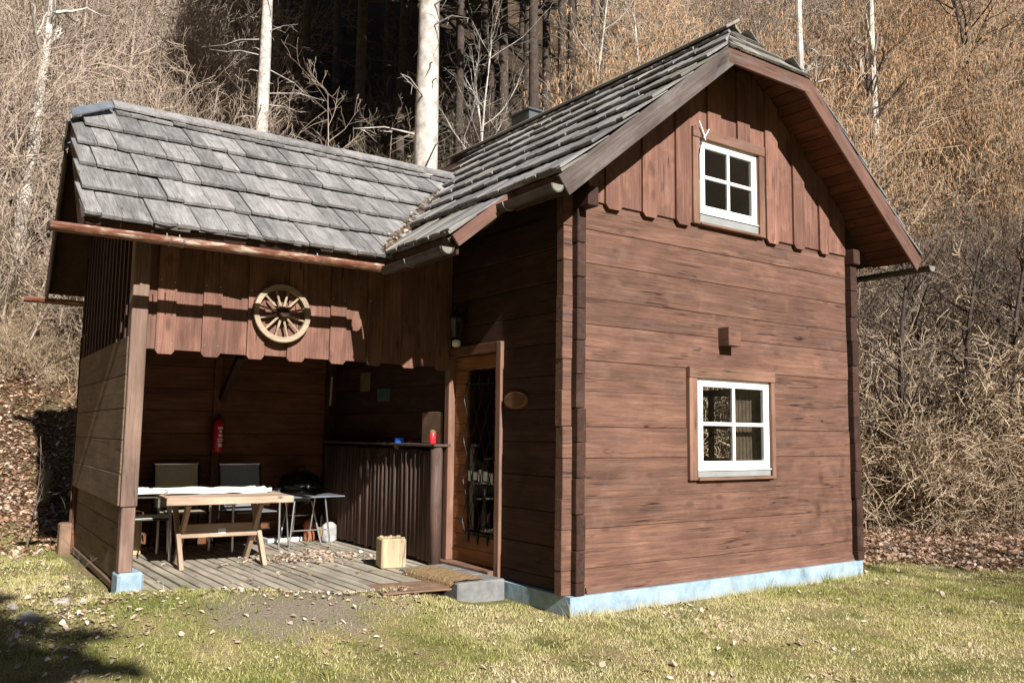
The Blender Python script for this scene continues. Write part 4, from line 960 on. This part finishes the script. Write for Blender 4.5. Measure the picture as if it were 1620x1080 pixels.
# bags / clutter
def bag(name, loc, r, h, mat, label, cat, rz=0):
    b = MB().lathe([(r*.85, 0), (r, .03), (r*1.04, h*.5), (r*.9, h*.85), (r*.45, h), (r*.2, h*1.02)], (0, 0, 0), 18)
    b.v = [(v[0]*(1+.12*math.sin(v[2]*40+v[1]*30)), v[1]*.75*(1+.1*math.cos(v[2]*33)), v[2]) for v in b.v]
    o = b.build(name, mat, None, loc, smooth=True, rot=(0, 0, rz)); return tag(o, label, cat)
bag('charcoal_bag', (-.40, 3.98, .0), .085, .22, 'bag_grey', 'grey plastic bag standing at the foot of the wainscot', 'bag')
bag('charcoal_bag', (-.54, 4.22, .0), .08, .24, 'bag_orange', 'orange paper sack behind the grey bag by the grill', 'bag', 1)
o = cpart('newspaper_stack', 'label_white', None, (-1.02, 4.22, .0005), (-.62, 4.46, .045), .004); tag(o, 'pale flat stack of paper on the deck under the grill', 'paper')
# fire extinguisher
fe = empty('fire_extinguisher', (-1.56, 4.43, 1.0)); tag(fe, 'red fire extinguisher hanging on the porch back wall', 'fire extinguisher')
MB().lathe([(.055, 0), (.062, .015), (.062, .30), (.045, .345), (.02, .36)], (0, 0, 0), 22).build('cylinder', 'red_enamel', fe, smooth=True)
b = MB().lathe([(.018, .36), (.022, .40)], (0, 0, 0), 12); b.cbox((.0, -.03, .415), (.025, .10, .018), .004); b.cbox((0, -.035, .385), (.02, .08, .014), .004); b.build('valve_handle', 'black_iron', fe)
MB().tube([(-.02, -.02, .385), (-.075, -.02, .36), (-.085, -.02, .2), (-.078, -.01, .05)], .009, 8).build('hose', 'black_iron', fe)
lb = MB()
for zb_, hh, wd in ((.255, .02, .045), (.215, .028, .02), (.17, .028, .03), (.135, .014, .045), (.115, .01, .045), (.06, .035, .03)):
    n = 5; o0 = len(lb.v)
    for k in range(n+1):
        a = -math.pi/2+.12+(k/n-.5)*wd/.062*1.3; 
        for z in (zb_, zb_+hh): lb.v.append((.0632*math.cos(a), .0632*math.sin(a), z))
    for k in range(n): lb.f.append((o0+2*k, o0+2*k+2, o0+2*k+3, o0+2*k+1))
lb.build('label_sticker', 'label_white', fe)
MB().cbox((0, .085, .2), (.05, .06, .03), .003).build('wall_bracket', 'black_iron', fe)
# broom leaning in the corner
br = empty('broom', (-.34, 4.36, 0)); tag(br, 'broom with pale handle tip leaning in the porch corner', 'broom')
MB().tube([(0, 0, .12), (.09, .055, 1.55)], .013, 8).build('handle', 'black_iron', br); MB().tube([(.09, .055, 1.55), (.108, .066, 1.9)], .0135, 8).build('handle_tip', 'wood_pale', br)
MB().cbox((0, 0, .07), (.22, .05, .12), .012).build('bristles', 'coir', br)
def ghit(px, py):
    for k in range(40, 400):
        q = pix(px, py, k*.1)
        if q.z < gz(q.x, q.y): return q.x, q.y
    return q.x, q.y
# stump, stones by left wall
sx_, sy_ = ghit(68, 800)
sp = empty('cut_stump', (sx_, sy_, gz(sx_, sy_)-.05)); tag(sp, 'mossy cut tree stump at the foot of the leafy slope', 'stump')
MB().tube([(0, 0, 0), (.01, 0, .2), (.03, 0, .42)], [.085, .07, .065], 12).build('trunk', 'bark_olive', sp, smooth=True)
bl = MB().cbox((0, 0, 0), (.12, .16, .34), .015).build('stone_post', 'rust_plate', None, (-2.995, 4.66, gz(-2.995, 4.66)+.14)); tag(bl, 'short reddish block at the rear foot of the left wall', 'block')
def stone(loc, s, seed, label):
    r_ = random.Random(seed); b = MB(); n, m = 10, 7
    ph = [r_.uniform(0, 6) for _ in range(4)]
    for i in range(m+1):
        th = math.pi*i/m
        for k in range(n):
            a = 2*math.pi*k/n; q = 1+.18*math.sin(2*a+ph[0])+.14*math.sin(3*th+ph[1]+a)+.1*r_.uniform(-1, 1)
            b.v.append((s[0]*q*math.sin(th)*math.cos(a), s[1]*q*math.sin(th)*math.sin(a), s[2]*q*math.cos(th)))
    for i in range(m):
        for k in range(n): b.f.append((i*n+k, (i+1)*n+k, (i+1)*n+(k+1) % n, i*n+(k+1) % n))
    o = b.build('field_stone', 'stone_pale', None, (loc[0], loc[1], gz(*loc)+s[2]*.35)); o.rotation_euler[2] = r_.uniform(0, 6); return tag(o, label, 'stone')
stone(ghit(45, 985), (.065, .05, .045), 1, 'largest pale field stone lying in the leaves left of the porch')
stone(ghit(98, 955), (.055, .04, .025), 2, 'flat pale stone just behind the largest field stone')
stone(ghit(20, 962), (.04, .035, .025), 3, 'smallest pale stone half hidden in leaves left of the porch')

# ================================================================ VEGETATION
class Plant:
    def __init__(s, seed): s.r = random.Random(seed); s.wood = MB(); s.cat = MB(); s.thick = MB()
    def grow(s, p, d, L, r, lev, P):
        R = s.r; n = P['seg'][lev]; pts = [p.copy()]; rad = [r]; d = d.normalized(); dirs = [d]
        tip = P['tip'][lev]
        for i in range(n):
            d = (d+Vector((R.gauss(0, 1), R.gauss(0, 1), R.gauss(0, 1)))*P['wob'][lev]+Vector((0, 0, P['up'][lev]))).normalized()
            p = p+d*(L/n); pts.append(p.copy()); rad.append(max(P['rmin'], r+(r*tip-r)*(i+1)/n)); dirs.append(d)
        s.wood.tube(pts, rad, P['sides'][lev], cap=False)
        if lev+1 < len(P['seg']):
            for k in range(P['kids'][lev]):
                f = R.uniform(P['from'][lev], 1); x = f*n; i = min(int(x), n-1); q = pts[i].lerp(pts[i+1], x-i)
                dd = dirs[i+1]; o = dd.orthogonal().normalized(); o = Matrix.Rotation(R.uniform(0, 6.28), 3, dd) @ o
                a = math.radians(R.uniform(*P['ang'][lev])); nd = dd*math.cos(a)+o*math.sin(a)
                s.grow(q, nd, L*P['len'][lev]*R.uniform(.6, 1.15)*(1.15-.45*f), max(P['rmin'], rad[i]*.6), lev+1, P)
        if P.get('catkin') and lev >= P['catlev']:
            for k in range(P['catkin']):
                q = R.choice(pts[1:]); c = R.uniform(.05, .10); t = Vector((R.gauss(0, .008), R.gauss(0, .008), -c)); w = R.uniform(.0065, .0105)
                s.cat.tube([q, q+t*.4, q+t], [w*.7, w, w*.4], 4, cap=False)
    def stems(s, n, spread, lean, L, r, P):
        for k in range(n):
            a = s.r.uniform(0, 6.28); b = Vector((math.cos(a), math.sin(a), 0)); h = s.r.uniform(*lean)
            s.grow(b*spread*s.r.uniform(.2, 1)+Vector((0, 0, -.12)), b*math.sin(h)+Vector((0, 0, math.cos(h))), L*s.r.uniform(.65, 1.1), r*s.r.uniform(.6, 1.1), 0, P)
        return s
HZ = dict(seg=[7, 5, 3, 2], kids=[8, 5, 2], wob=[.09, .14, .18, .2], up=[.02, .05, .03, .0], tip=[.4, .45, .5, .6], rmin=.0038, sides=[5, 4, 3, 3], ang=[(22, 55), (25, 60), (25, 70)], len=[.52, .55, .6], **{'from': [.15, .2, .2]})
CT = dict(HZ, catkin=2, catlev=2)
THK = dict(seg=[7, 4, 3], kids=[8, 6], wob=[.16, .22, .25], up=[-.05, .0, .0], tip=[.4, .5, .6], rmin=.0032, sides=[3, 3, 3], ang=[(20, 75), (25, 80)], len=[.45, .5], **{'from': [.1, .1]})
TREE = dict(seg=[12, 6, 4, 2], kids=[22, 6, 3], wob=[.035, .12, .16, .2], up=[.02, .06, .03, 0], tip=[.25, .3, .4, .5], rmin=.003, sides=[8, 4, 3, 3], ang=[(35, 70), (25, 60), (25, 70)], len=[.27, .5, .55], **{'from': [.25, .2, .2]})
ARCH = dict(seg=[10, 5, 4, 2], kids=[9, 5, 3], wob=[.10, .15, .18, .2], up=[-.03, -.01, -.01, 0], tip=[.3, .35, .4, .5], rmin=.003, sides=[6, 4, 3, 3], ang=[(20, 55), (25, 60), (25, 70)], len=[.42, .5, .6], **{'from': [.25, .2, .2]})
PROTO = {}
def proto(key, plant, wmat, cmat=None):
    parts = [('branches', plant.wood.mesh('branches'), wmat)]
    if plant.cat.v: parts.append(('catkins', plant.cat.mesh('catkins'), cmat or 'catkin'))
    for n, me, mt_ in parts: me.materials.append(MATS[mt_])
    PROTO[key] = parts
def inst(key, name, loc, rz, sc, label, cat, group):
    tl = 0 if key.startswith(('spruce', 'snag')) else .05
    o = empty(name, loc, (random.uniform(-tl, tl), random.uniform(-tl, tl), rz)); o.scale = (sc, sc, sc*random.uniform(.9, 1.1)); tag(o, label, cat, group)
    for n, me, mt_ in PROTO[key]:
        c = bpy.data.objects.new(n, me); COL.objects.link(c); c.parent = o
        if n != 'trunk': c['kind'] = 'stuff'
    return o
for i in range(3): proto('hazel%d' % i, Plant(10+i).stems(13, .28, (.05, .5), 3.6, .022, HZ), 'twig_grey')
for i in range(3): proto('catkin%d' % i, Plant(30+i).stems(12, .28, (.05, .55), 3.8, .024, CT), 'twig_tan')
for i in range(3): proto('thicket%d' % i, Plant(50+i).stems(60, .55, (.1, 1.15), 1.5, .0085, THK), 'twig_tan')
for i in range(2): proto('brown%d' % i, Plant(60+i).stems(14, .35, (.05, .7), 3.0, .018, HZ), 'twig_brown')
for i in range(2): proto('arch%d' % i, Plant(70+i).stems(7, .22, (.1, .55), 4.6, .034, ARCH), 'bark_olive')
for i in range(2): proto('pole%d' % i, Plant(180+i).stems(1, .0, (.0, .08), 8.5, .05, dict(TREE, kids=[16, 5, 3])), 'twig_grey')
for i in range(2): proto('tree%d' % i, Plant(80+i).stems(1, .0, (.0, .06), 9.5, .075, TREE), 'bark_birch')
proto('snag', Plant(95).stems(1, .0, (.0, .03), 9.5, .085, dict(TREE, kids=[9, 3, 2], len=[.10, .5, .5])), 'bark_birch')
proto('darktree', Plant(91).stems(1, .0, (.0, .05), 11., .11, dict(TREE, kids=[20, 5, 2])), 'bark_dark')
# spruces: bare dead-branched trunk below, needle crown above
def spruce(seed, H, r, c0, bark):
    R = random.Random(seed); w = MB(); nd = MB(); dead = MB()
    pts = []; rad = []
    for i in range(25):
        t = i/24; pts.append((.05*math.sin(t*5+seed), .05*math.cos(t*4+seed), -.4+H*t)); rad.append(max(.02, r*(1-.80*t)*(1+.35*math.exp(-t*30))*(1+R.uniform(-.03, .03))))
    w.tube(pts, rad, 14)
    z = 1.0
    while z < c0:
        a = R.uniform(0, 6.28); L = R.choice((.12, .2, .35, .9, 1.6)); rr_ = r*(1-.8*z/H); d = Vector((math.cos(a), math.sin(a), R.uniform(-.25, .15)))
        p = Vector((0, 0, z)); q0 = p+d*rr_*.8; q1 = p+d*(rr_+L*.5)+Vector((0, 0, .02)); q2 = p+d*(rr_+L)+Vector((R.uniform(-.1, .1), R.uniform(-.1, .1), -.12*L))
        dead.tube([q0, q1, q2], [.018, .011, .004], 5)
        if L > .8:
            for k in range(6):
                f = R.uniform(.3, 1); b_ = q0.lerp(q2, f); dead.tube([b_, b_+Vector((R.gauss(0, .18), R.gauss(0, .18), R.uniform(-.2, .1)))], [.005, .002], 3)
        z += R.uniform(.12, .4)
    z = c0
    while z < H-.6:
        f = (z-c0)/(H-c0); Lm = (2.6*(1-f)+.35)*min(1, .55+f*4)
        for k in range(5):
            a = R.uniform(0, 6.28); L = Lm*R.uniform(.7, 1.1); d = Vector((math.cos(a), math.sin(a), 0)); sgn = d.cross(Vector((0, 0, 1)))
            P_ = [Vector((0, 0, z))+d*L*t+Vector((0, 0, .1*math.sin(t*3)-L*.32*t*t)) for t in (0, .25, .5, .75, 1)]
            w.tube(P_, [.03, .024, .018, .012, .005], 4, cap=False)
            m = int(70*L/2+14)
            for j in range(m):
                t = R.uniform(.12, 1); x = t*4; i = min(3, int(x)); b_ = P_[i].lerp(P_[i+1], x-i)
                s_ = R.choice((-1, 1)); l2 = (.55*(1-t)+.16)*R.uniform(.6, 1.2); e = b_+sgn*s_*l2*.8+d*l2*.45+Vector((0, 0, -l2*R.uniform(.15, .7)))
                h_ = Vector((R.gauss(0, 1), R.gauss(0, 1), R.gauss(0, .6))).normalized()*.085; o = len(nd.v)
                md = b_.lerp(e, .5); nd.v += [tuple(b_), tuple(md+h_), tuple(e), tuple(md-h_)]; nd.f.append((o, o+1, o+2, o+3))
        z += R.uniform(.22, .36)
    ms = [('trunk', w.mesh('trunk', True), bark), ('dead_branches', dead.mesh('dead_branches'), bark), ('crown', nd.mesh('crown'), 'needles')]
    for n, me, mt_ in ms: me.materials.append(MATS[mt_])
    return ms
PROTO['spruce_pale0'] = spruce(1, 21, .245, 9.2, 'bark_pale'); PROTO['spruce_pale1'] = spruce(2, 25, .21, 13.5, 'bark_pale')
PROTO['spruce_dark0'] = spruce(3, 23, .12, 10.5, 'bark_dark'); PROTO['spruce_dark1'] = spruce(4, 24, .145, 11.0, 'bark_dark')
PROTO['spruce_low'] = spruce(5, 8.2, .12, 3.6, 'bark_dark')
def at(px, depth):
    q = pix(px, 540, depth); return q.x, q.y
def put(key, name, px, depth, sc, label, cat, group=None, rz=None):
    x, y = at(px, depth); return inst(key, name, (x, y, gz(x, y)-.05), random.uniform(0, 6.28) if rz is None else rz, sc, label, cat, group)
put('spruce_pale0', 'spruce_tree', 663, 13.9, 1.0, 'thick sunlit pale spruce trunk with dead stubs rising behind the wing ridge', 'tree', rz=.5)
put('spruce_pale1', 'spruce_tree', 396, 14.5, .66, 'slender sunlit pale spruce trunk further up the slope', 'tree', rz=2.)
SPR = []
G1 = 'dark spruces in the shaded wood'
L1 = 'dark spruce standing in the shaded wood behind the cabin'
for px, dp, k, sc in ((300, 27, 0, 1), (455, 25, 1, 1), (540, 30, 0, 1.05), (600, 23, 1, .95), (718, 21, 0, 1.), (770, 27, 1, 1), (832, 23, 0, 1.05), (885, 25, 1, 1), (940, 30, 0, 1.), (500, 36, 1, 1), (640, 34, 0, 1.1), (700, 40, 1, 1), (820, 38, 0, 1), (410, 34, 0, 1), (900, 36, 1, 1), (760, 33, 0, 1), (575, 42, 1, 1.1), (460, 44, 0, 1.1), (860, 46, 1, 1.1), (350, 40, 1, 1.1), (975, 42, 0, 1),
                       (470, 18.5, 0, .95), (560, 17.5, 1, .9), (628, 19, 0, .95), (716, 16.8, 0, .9), (790, 18.8, 1, .9), (862, 19.5, 0, .95), (905, 21.5, 1, .95), (515, 21, 1, .85), (430, 22, 0, .9), (955, 24, 0, .9), (680, 24, 1, .95), (745, 23, 0, .9), (840, 16.8, 1, .9), (885, 23, 0, .95)):
    SPR.append(at(px, dp)); put('spruce_dark%d' % k, 'spruce_tree', px, dp, sc, L1, 'tree', G1)
GB = 'slender bare trees on the slope'
for px, dp, sc, k, lab in ((14, 13, 1.05, 0, 'slender pale bare tree beside the left leafy slope'), (1276, 19, 1.5, 1, 'pale bare trunk rising behind the half-hip of the main roof'), (1398, 21, 1.4, 0, 'pale bare trunk among the catkin shrubs beyond the right eave')):
    put('snag', 'bare_tree', px, dp, sc, lab, 'tree')
for px, dp, sc, k in ((90, 15, .9, 1), (170, 18, 1, 0), (250, 21, 1., 1), (130, 23, 1.1, 0), (45, 19, 1.1, 1), (320, 18, .9, 0)):
    put('pole%d' % k, 'bare_tree', px, dp, sc, 'slender bare tree in the pale brush left of the spruces', 'tree', 'slender bare trees left of the spruces')
for px, dp, sc, k in ((728, 16, .75, 0), (760, 17.5, .7, 1), (905, 19, .8, 0), (1000, 21, .9, 1)):
    put('tree%d' % k, 'bare_tree', px, dp, sc, 'thin pale sapling standing before the dark wood', 'tree', 'saplings before the dark wood')
for px, dp, sc, k in ((445, 15.5, .6, 0), (498, 15, .7, 1), (540, 16, .65, 0), (610, 15.5, .7, 1), (800, 15.5, .6, 1), (850, 16, .65, 0), (880, 16.5, .7, 1), (925, 17, .7, 0)):
    put('pole%d' % k, 'bare_tree', px, dp, sc, 'thin grey sapling standing before the dark wood', 'tree', 'grey saplings before the dark wood')
for px, dp, sc in ((1425, 13.4, .55), (1468, 14.2, .62), (1515, 13.6, .58), (1580, 13.8, .62), (1610, 15, .7), (1420, 20, .9), (1560, 22, 1)):
    put('darktree', 'bare_tree', px, dp, sc, 'dark bare tree with crooked limbs on the right-hand slope', 'tree', 'dark bare trees right of the cabin')
def duff_amount(x, y):
    x = np.asarray(x, float); y = np.asarray(y, float); t = np.zeros(x.shape)
    for a_, b_ in SPR: t += np.exp(-((x-a_)**2+(y-b_)**2)/7.)
    return np.clip(t*1.6-.15+(vnoise(x, y, 1.2, 41)-.5)*.5, 0, 1)
ad_ = gr_o.data.attributes.new('duff', 'FLOAT', 'POINT'); ad_.data.foreach_set('value', duff_amount(X, Y).ravel().astype(np.float32))
# shrubs
def scatter(keys, name, n, pxr, dpr, scr, label, cat, group, seed, dmin=.2, dmax=99):
    R = random.Random(seed); c = 0; t = 0
    while c < n and t < n*30:
        t += 1; px = R.uniform(*pxr); dp = math.sqrt(R.uniform(dpr[0]**2, dpr[1]**2)); x, y = at(px, dp); d = float(hilld(x, y))
        if d < dmin or d > dmax: continue
        if -3.9 < x < 4.6 and y < 5.9: continue
        inst(R.choice(keys), name, (x, y, gz(x, y)-.05), R.uniform(0, 6.28), R.uniform(*scr), label, cat, group); c += 1
H3 = ['hazel0', 'hazel1', 'hazel2']; C3 = ['catkin0', 'catkin1', 'catkin2']; T3 = ['thicket0', 'thicket1', 'thicket2']; A2 = ['arch0', 'arch1']
scatter(H3, 'bare_shrub', 64, (-140, 400), (11.5, 26), (.75, 1.15), 'pale bare brush shrub on the slope left of the spruces', 'shrub', 'pale brush on the left slope', 1, .6)
scatter(H3, 'bare_shrub', 14, (430, 650), (13.6, 17), (.45, .8), 'bare shrub in front of the dark wood above the wing ridge', 'shrub', 'shrubs above the wing ridge', 2)
scatter(A2, 'arching_shrub', 9, (460, 730), (14., 17.5), (.6, .9), 'olive-stemmed arching shrub beside the thick spruce trunk', 'shrub', 'arching shrubs by the spruce', 3)
scatter(A2+H3, 'arching_shrub', 16, (720, 950), (14.5, 19), (.5, .85), 'arching bare shrub in the shade above the main ridge', 'shrub', 'arching shrubs above the ridge', 4)
scatter(C3, 'hazel_shrub', 52, (930, 1760), (17, 25), (.85, 1.3), 'hazel shrub hung with tan catkins on the slope beyond the main roof', 'shrub', 'catkin hazels beyond the main roof', 5, .8)
scatter(['brown0', 'brown1'], 'bare_shrub', 20, (1320, 1740), (14.5, 19), (.7, 1.05), 'dark brown bare shrub on the slope right of the gable', 'shrub', 'dark shrubs right of the gable', 6, .5)
scatter(['brown0', 'brown1'], 'bare_shrub', 12, (430, 900), (17, 22), (.8, 1.2), 'dark bare shrub in the shade under the spruces', 'shrub', 'dark shrubs under the spruces', 19)
scatter(['brown0', 'brown1'], 'bare_shrub', 40, (960, 1760), (14.5, 28), (.9, 1.3), 'dark bare shrub among the catkin hazels beyond the main roof', 'shrub', 'dark shrubs among the hazels', 17, .8)
scatter(C3+H3+['brown0'], 'distant_shrub', 46, (980, 1720), (24, 42), (1., 1.5), 'bare shrub high on the slope above the catkin hazels', 'shrub', 'shrubs high on the slope', 18, .8)
scatter(H3, 'bare_shrub', 14, (1330, 1720), (13.5, 18), (.6, .85), 'grey bare shrub on the slope right of the gable', 'shrub', 'grey shrubs right of the gable', 16, .3)
scatter(T3, 'bramble_thicket', 62, (1350, 1760), (12.2, 16.5), (.9, 1.55), 'low tangled bramble thicket at the slope foot right of the gable', 'thicket', 'bramble thickets right of the gable', 7, -.3, 3.2)
scatter(T3, 'tall_thicket', 26, (1340, 1780), (13.4, 17), (1.5, 2.0), 'tall straw-coloured thicket behind the brambles right of the gable', 'thicket', 'tall thickets right of the gable', 27, .2, 4)
scatter(T3, 'bramble_thicket', 14, (-120, 110), (11, 16), (.5, .8), 'low twiggy thicket on the leafy slope left of the porch', 'thicket', 'thickets left of the porch', 8, .5, 5)
scatter(C3, 'hazel_shrub', 9, (740, 930), (16, 20), (.4, .65), 'small catkin hazel between the spruces above the chimney', 'shrub', 'small hazels above the chimney', 9)
# trees on the open side of the garden (they throw the broken shade on the lawn and mirror in the panes)
inst('spruce_low', 'spruce_tree', (-5.7, -8.6, gz(-5.7, -8.6)), 1, 1.0, 'low young spruce at the garden edge opposite the porch', 'tree', None)
for i, (x, y, k, sc) in enumerate(((4.9, -9.6, 'hazel0', 1.1), (5.4, -8.4, 'catkin0', 1.35), (6.9, -9.5, 'hazel1', 1.6), (8.2, -9.0, 'catkin2', 1.4), (10, -12, 'hazel0', 1.7), (2.5, -15, 'catkin1', 1.6), (6, -16, 'hazel2', 1.8), (12, -16, 'catkin0', 1.8), (15, -14, 'hazel1', 1.8))):
    inst(k, 'garden_shrub', (x, y, gz(x, y)), i, sc, 'tall bare shrub at the garden edge opposite the gable', 'shrub', 'shrubs opposite the gable')
# sapling stems at the left
MBs = MB()
sapl = Plant(5); sapl.stems(2, .06, (.02, .15), 1.5, .010, dict(THK, up=[.03, .03, 0], wob=[.07, .15, .2], kids=[5, 3]))
proto('sapling', sapl, 'twig_brown')
for x, y, lab in ((*ghit(40, 872), 'thin bare sapling on the lawn left of the wing wall'), (*ghit(102, 985), 'tiny leafless sapling beside the field stones')):
    inst('sapling', 'sapling', (x, y, gz(x, y)-.02), 1, .8 if 'thin' in lab else .3, lab, 'sapling', None)

# ---------------------------------------------------------------- grass, leaves
def inside(x, y, pad=0.):
    house = (x > -.26-pad) & (x < 3.8+pad) & (y > -.07-pad) & (y < 5.2)
    deck = (x > -3.08-pad) & (x < -.1) & (y > np.interp(x, FX, FY)-pad) & (y < 4.9)
    step = (x > -.75-pad) & (x < -.1) & (y > .6-pad) & (y < 2)
    return house | deck | step
def soil(x, y):
    return np.exp(-(((x+2.05)*1.15)**2+((y-.75)*1.5)**2)*1.3)
def grass(n):
    # denser close to the camera: sample in camera polar space
    px = RNG.uniform(-60, 1700, n*2); dp = np.sqrt(RNG.uniform(4.6**2, 12.5**2, n*2)); a = (px-810)/FPX
    f2 = np.array((fw.x, fw.y)); r_ = np.array((r2.x, r2.y))
    x = CAM.x+dp*(f2[0]+a*r_[0]); y = CAM.y+dp*(f2[1]+a*r_[1])
    lit = litter_amount(x, y); keep = ~inside(x, y, .0) & (RNG.random(n*2) > lit*.93) & (RNG.random(n*2) > soil(x, y)*1.02) & (RNG.random(n*2) > .18+.6*(vnoise(x, y, .5, 21)*.6+vnoise(x, y, .17, 25)*.4 < .42))
    x, y = x[keep][:n], y[keep][:n]; m = len(x); z = terrain(x, y)
    pat = vnoise(x, y, .55, 22)*.5+vnoise(x, y, .16, 23)*.3+vnoise(x, y, 1.7, 24)*.45
    h = RNG.uniform(.007, .023, m)*(.7+.8*pat); nearw = np.exp(-np.abs(y+.1)*9)*((x > -.3) & (x < 3.8)); h = h*(1+1.4*nearw)*(1+1.6*(vnoise(x, y, .09, 51) > .86))
    th = RNG.uniform(0, 6.28, m); w = RNG.uniform(.0022, .0048, m); ln = RNG.uniform(.2, 1.1, m)*h; la_ = RNG.uniform(0, 6.28, m)
    V = np.zeros((m, 3, 3)); V[:, 0] = np.stack([x-w*np.cos(th), y-w*np.sin(th), z-.006], -1); V[:, 1] = np.stack([x+w*np.cos(th), y+w*np.sin(th), z-.006], -1)
    V[:, 2] = np.stack([x+ln*np.cos(la_), y+ln*np.sin(la_), z+h], -1)
    r = np.clip(1.27-pat*1.32+RNG.normal(0, .18, m), 0, 1)
    o = numpy_mesh('grass', V.reshape(-1, 3), np.arange(m*3).reshape(-1, 3), 'grass_blade', attr=np.repeat(r, 3)); tag(o, 'short yellow-green winter grass of the lawn', 'grass', kind='stuff')
grass(330000)
def leaves(name, x, y, z, s, mat, label, cat, tilt=.5):
    m = len(x); yaw = RNG.uniform(0, 6.28, m); tx = np.clip(RNG.normal(0, tilt, m), -.9, .9); ty = np.clip(RNG.normal(0, tilt, m), -.9, .9); cup = RNG.uniform(-.1, 1.0, m)
    L = s; Wd = s*RNG.uniform(.5, .85, m)
    # outline: tip, left, base, right, with mid points raised/lowered for the curl
    loc = np.zeros((m, 6, 3)); 
    for k, (u, v) in enumerate(((1, 0), (.25, 1), (-.6, .75), (-1, 0), (-.6, -.75), (.25, -1))):
        loc[:, k, 0] = u*L/2; loc[:, k, 1] = v*Wd/2; loc[:, k, 2] = cup*(abs(v)**1.5)*Wd*.55+cup*.3*(abs(u)**2)*L*.4
    loc[:, :, 2] += loc[:, :, 0]*np.tan(tx)[:, None]*.6+loc[:, :, 1]*np.tan(ty)[:, None]*.6
    c, sn = np.cos(yaw)[:, None], np.sin(yaw)[:, None]
    X_ = loc[:, :, 0]*c-loc[:, :, 1]*sn; Y_ = loc[:, :, 0]*sn+loc[:, :, 1]*c; Z_ = loc[:, :, 2]; Z_ = Z_-Z_.min(1, keepdims=True)*.8
    V = np.stack([X_+x[:, None], Y_+y[:, None], Z_+z[:, None]], -1); base = (np.arange(m)*6)[:, None]
    F = np.concatenate([base+np.array([[0, 1, 2, 3]]), base+np.array([[0, 3, 4, 5]])], 0)
    o = numpy_mesh(name, V.reshape(-1, 3), F, mat, attr=np.repeat(np.clip(RNG.normal(.5, .26, m), 0, 1), 6), fs=4); return tag(o, label, cat, kind='stuff')
def campts(n, pr, dr):
    px = RNG.uniform(*pr, n); dp = np.sqrt(RNG.uniform(dr[0]**2, dr[1]**2, n)); a = (px-810)/FPX
    return CAM.x+dp*(fw.x+a*r2.x), CAM.y+dp*(fw.y+a*r2.y)
# hillside litter
x, y = campts(190000, (-80, 1720), (7.5, 24)); k = (RNG.random(len(x)) < litter_amount(x, y)*.95*(1-.9*duff_amount(x, y))) & ~inside(x, y, .02); x, y = x[k], y[k]
xe, ye_ = campts(26000, (1340, 1780), (9.5, 14.5)); ke = (RNG.random(len(xe)) < litter_amount(xe, ye_)) & ~inside(xe, ye_, .02) & (xe > 3.8); x, y = np.concatenate([x, xe[ke]]), np.concatenate([y, ye_[ke]])
xe, ye_ = campts(24000, (-80, 190), (8.8, 15)); ke = (RNG.random(len(xe)) < litter_amount(xe, ye_)) & ~inside(xe, ye_, .05) & (xe < -2.9-.0*ye_); x, y = np.concatenate([x, xe[ke]]), np.concatenate([y, ye_[ke]])
leaves('leaf_litter', x, y, terrain(x, y)+RNG.uniform(0, .02, len(x)), RNG.uniform(.025, .068, len(x)), 'leaf_dry', 'brown dead leaves carpeting the hillside and its foot', 'leaves', .6)
# lawn leaves, clustered
x, y = campts(17000, (-60, 1700), (4.6, 11)); p = np.clip(vnoise(x, y, .35, 31)*1.8-1.0, 0, 1)*.8+.035+.75*np.exp(-((x+3.55)**2+(y-1.5)**2)*1.1)+.25*np.exp(-np.abs(y-np.interp(x, FX, FY)+.15)*5)*((x > -2.6) & (x < -.8))
k = (RNG.random(len(x)) < p) & ~inside(x, y, .02); x, y = x[k], y[k]
xe, ye_ = RNG.normal(-3.45, .28, 420), RNG.normal(1.2, .5, 420); ke = ~inside(xe, ye_, .03); x, y = np.concatenate([x, xe[ke]]), np.concatenate([y, ye_[ke]])
xe, ye_ = RNG.uniform(-2.7, -.7, 230), RNG.normal(0, .16, 230); ye_ = np.interp(xe, FX, FY)-.06-np.abs(ye_); ke = ~inside(xe, ye_, .01); x, y = np.concatenate([x, xe[ke]]), np.concatenate([y, ye_[ke]])
leaves('fallen_leaves', x, y, terrain(x, y)+RNG.uniform(.002, .014, len(x)), RNG.uniform(.016, .05, len(x)), 'leaf_pale', 'pale curled dead leaves strewn over the lawn', 'leaves', .45)
# leaves on the deck
m = 520; x = np.concatenate([RNG.normal(-1.05, .32, m), RNG.uniform(-2.85, -.4, 130)]); y = np.concatenate([RNG.normal(2.95, .22, m), RNG.uniform(1.3, 4.3, 130)])
k = (x > -2.85) & (x < -.4) & (y > np.interp(x, FX, FY)+.05) & (y < 4.4); x, y = x[k], y[k]
leaves('deck_leaves', x, y, np.full(len(x), .003), RNG.uniform(.022, .058, len(x)), 'leaf_pale', 'pale dry leaves blown together on the porch deck', 'leaves', .35)
# leaves caught in the roof valley
m = 430; t = RNG.uniform(0, 1, m)**1.5*.85; yv = WY0+.02+t*(WYR-WY0)*.9; xv = np.array([valley_x(q) for q in yv])+RNG.normal(0, .028, m); zv = WZ0+(yv-WY0)*WT+.012+np.abs(RNG.normal(0, .018, m))
leaves('valley_leaves', xv, yv+RNG.normal(0, .02, m), zv, RNG.uniform(.025, .06, m), 'leaf_pale', 'pale dead leaves caught along the roof valley', 'leaves', .5)
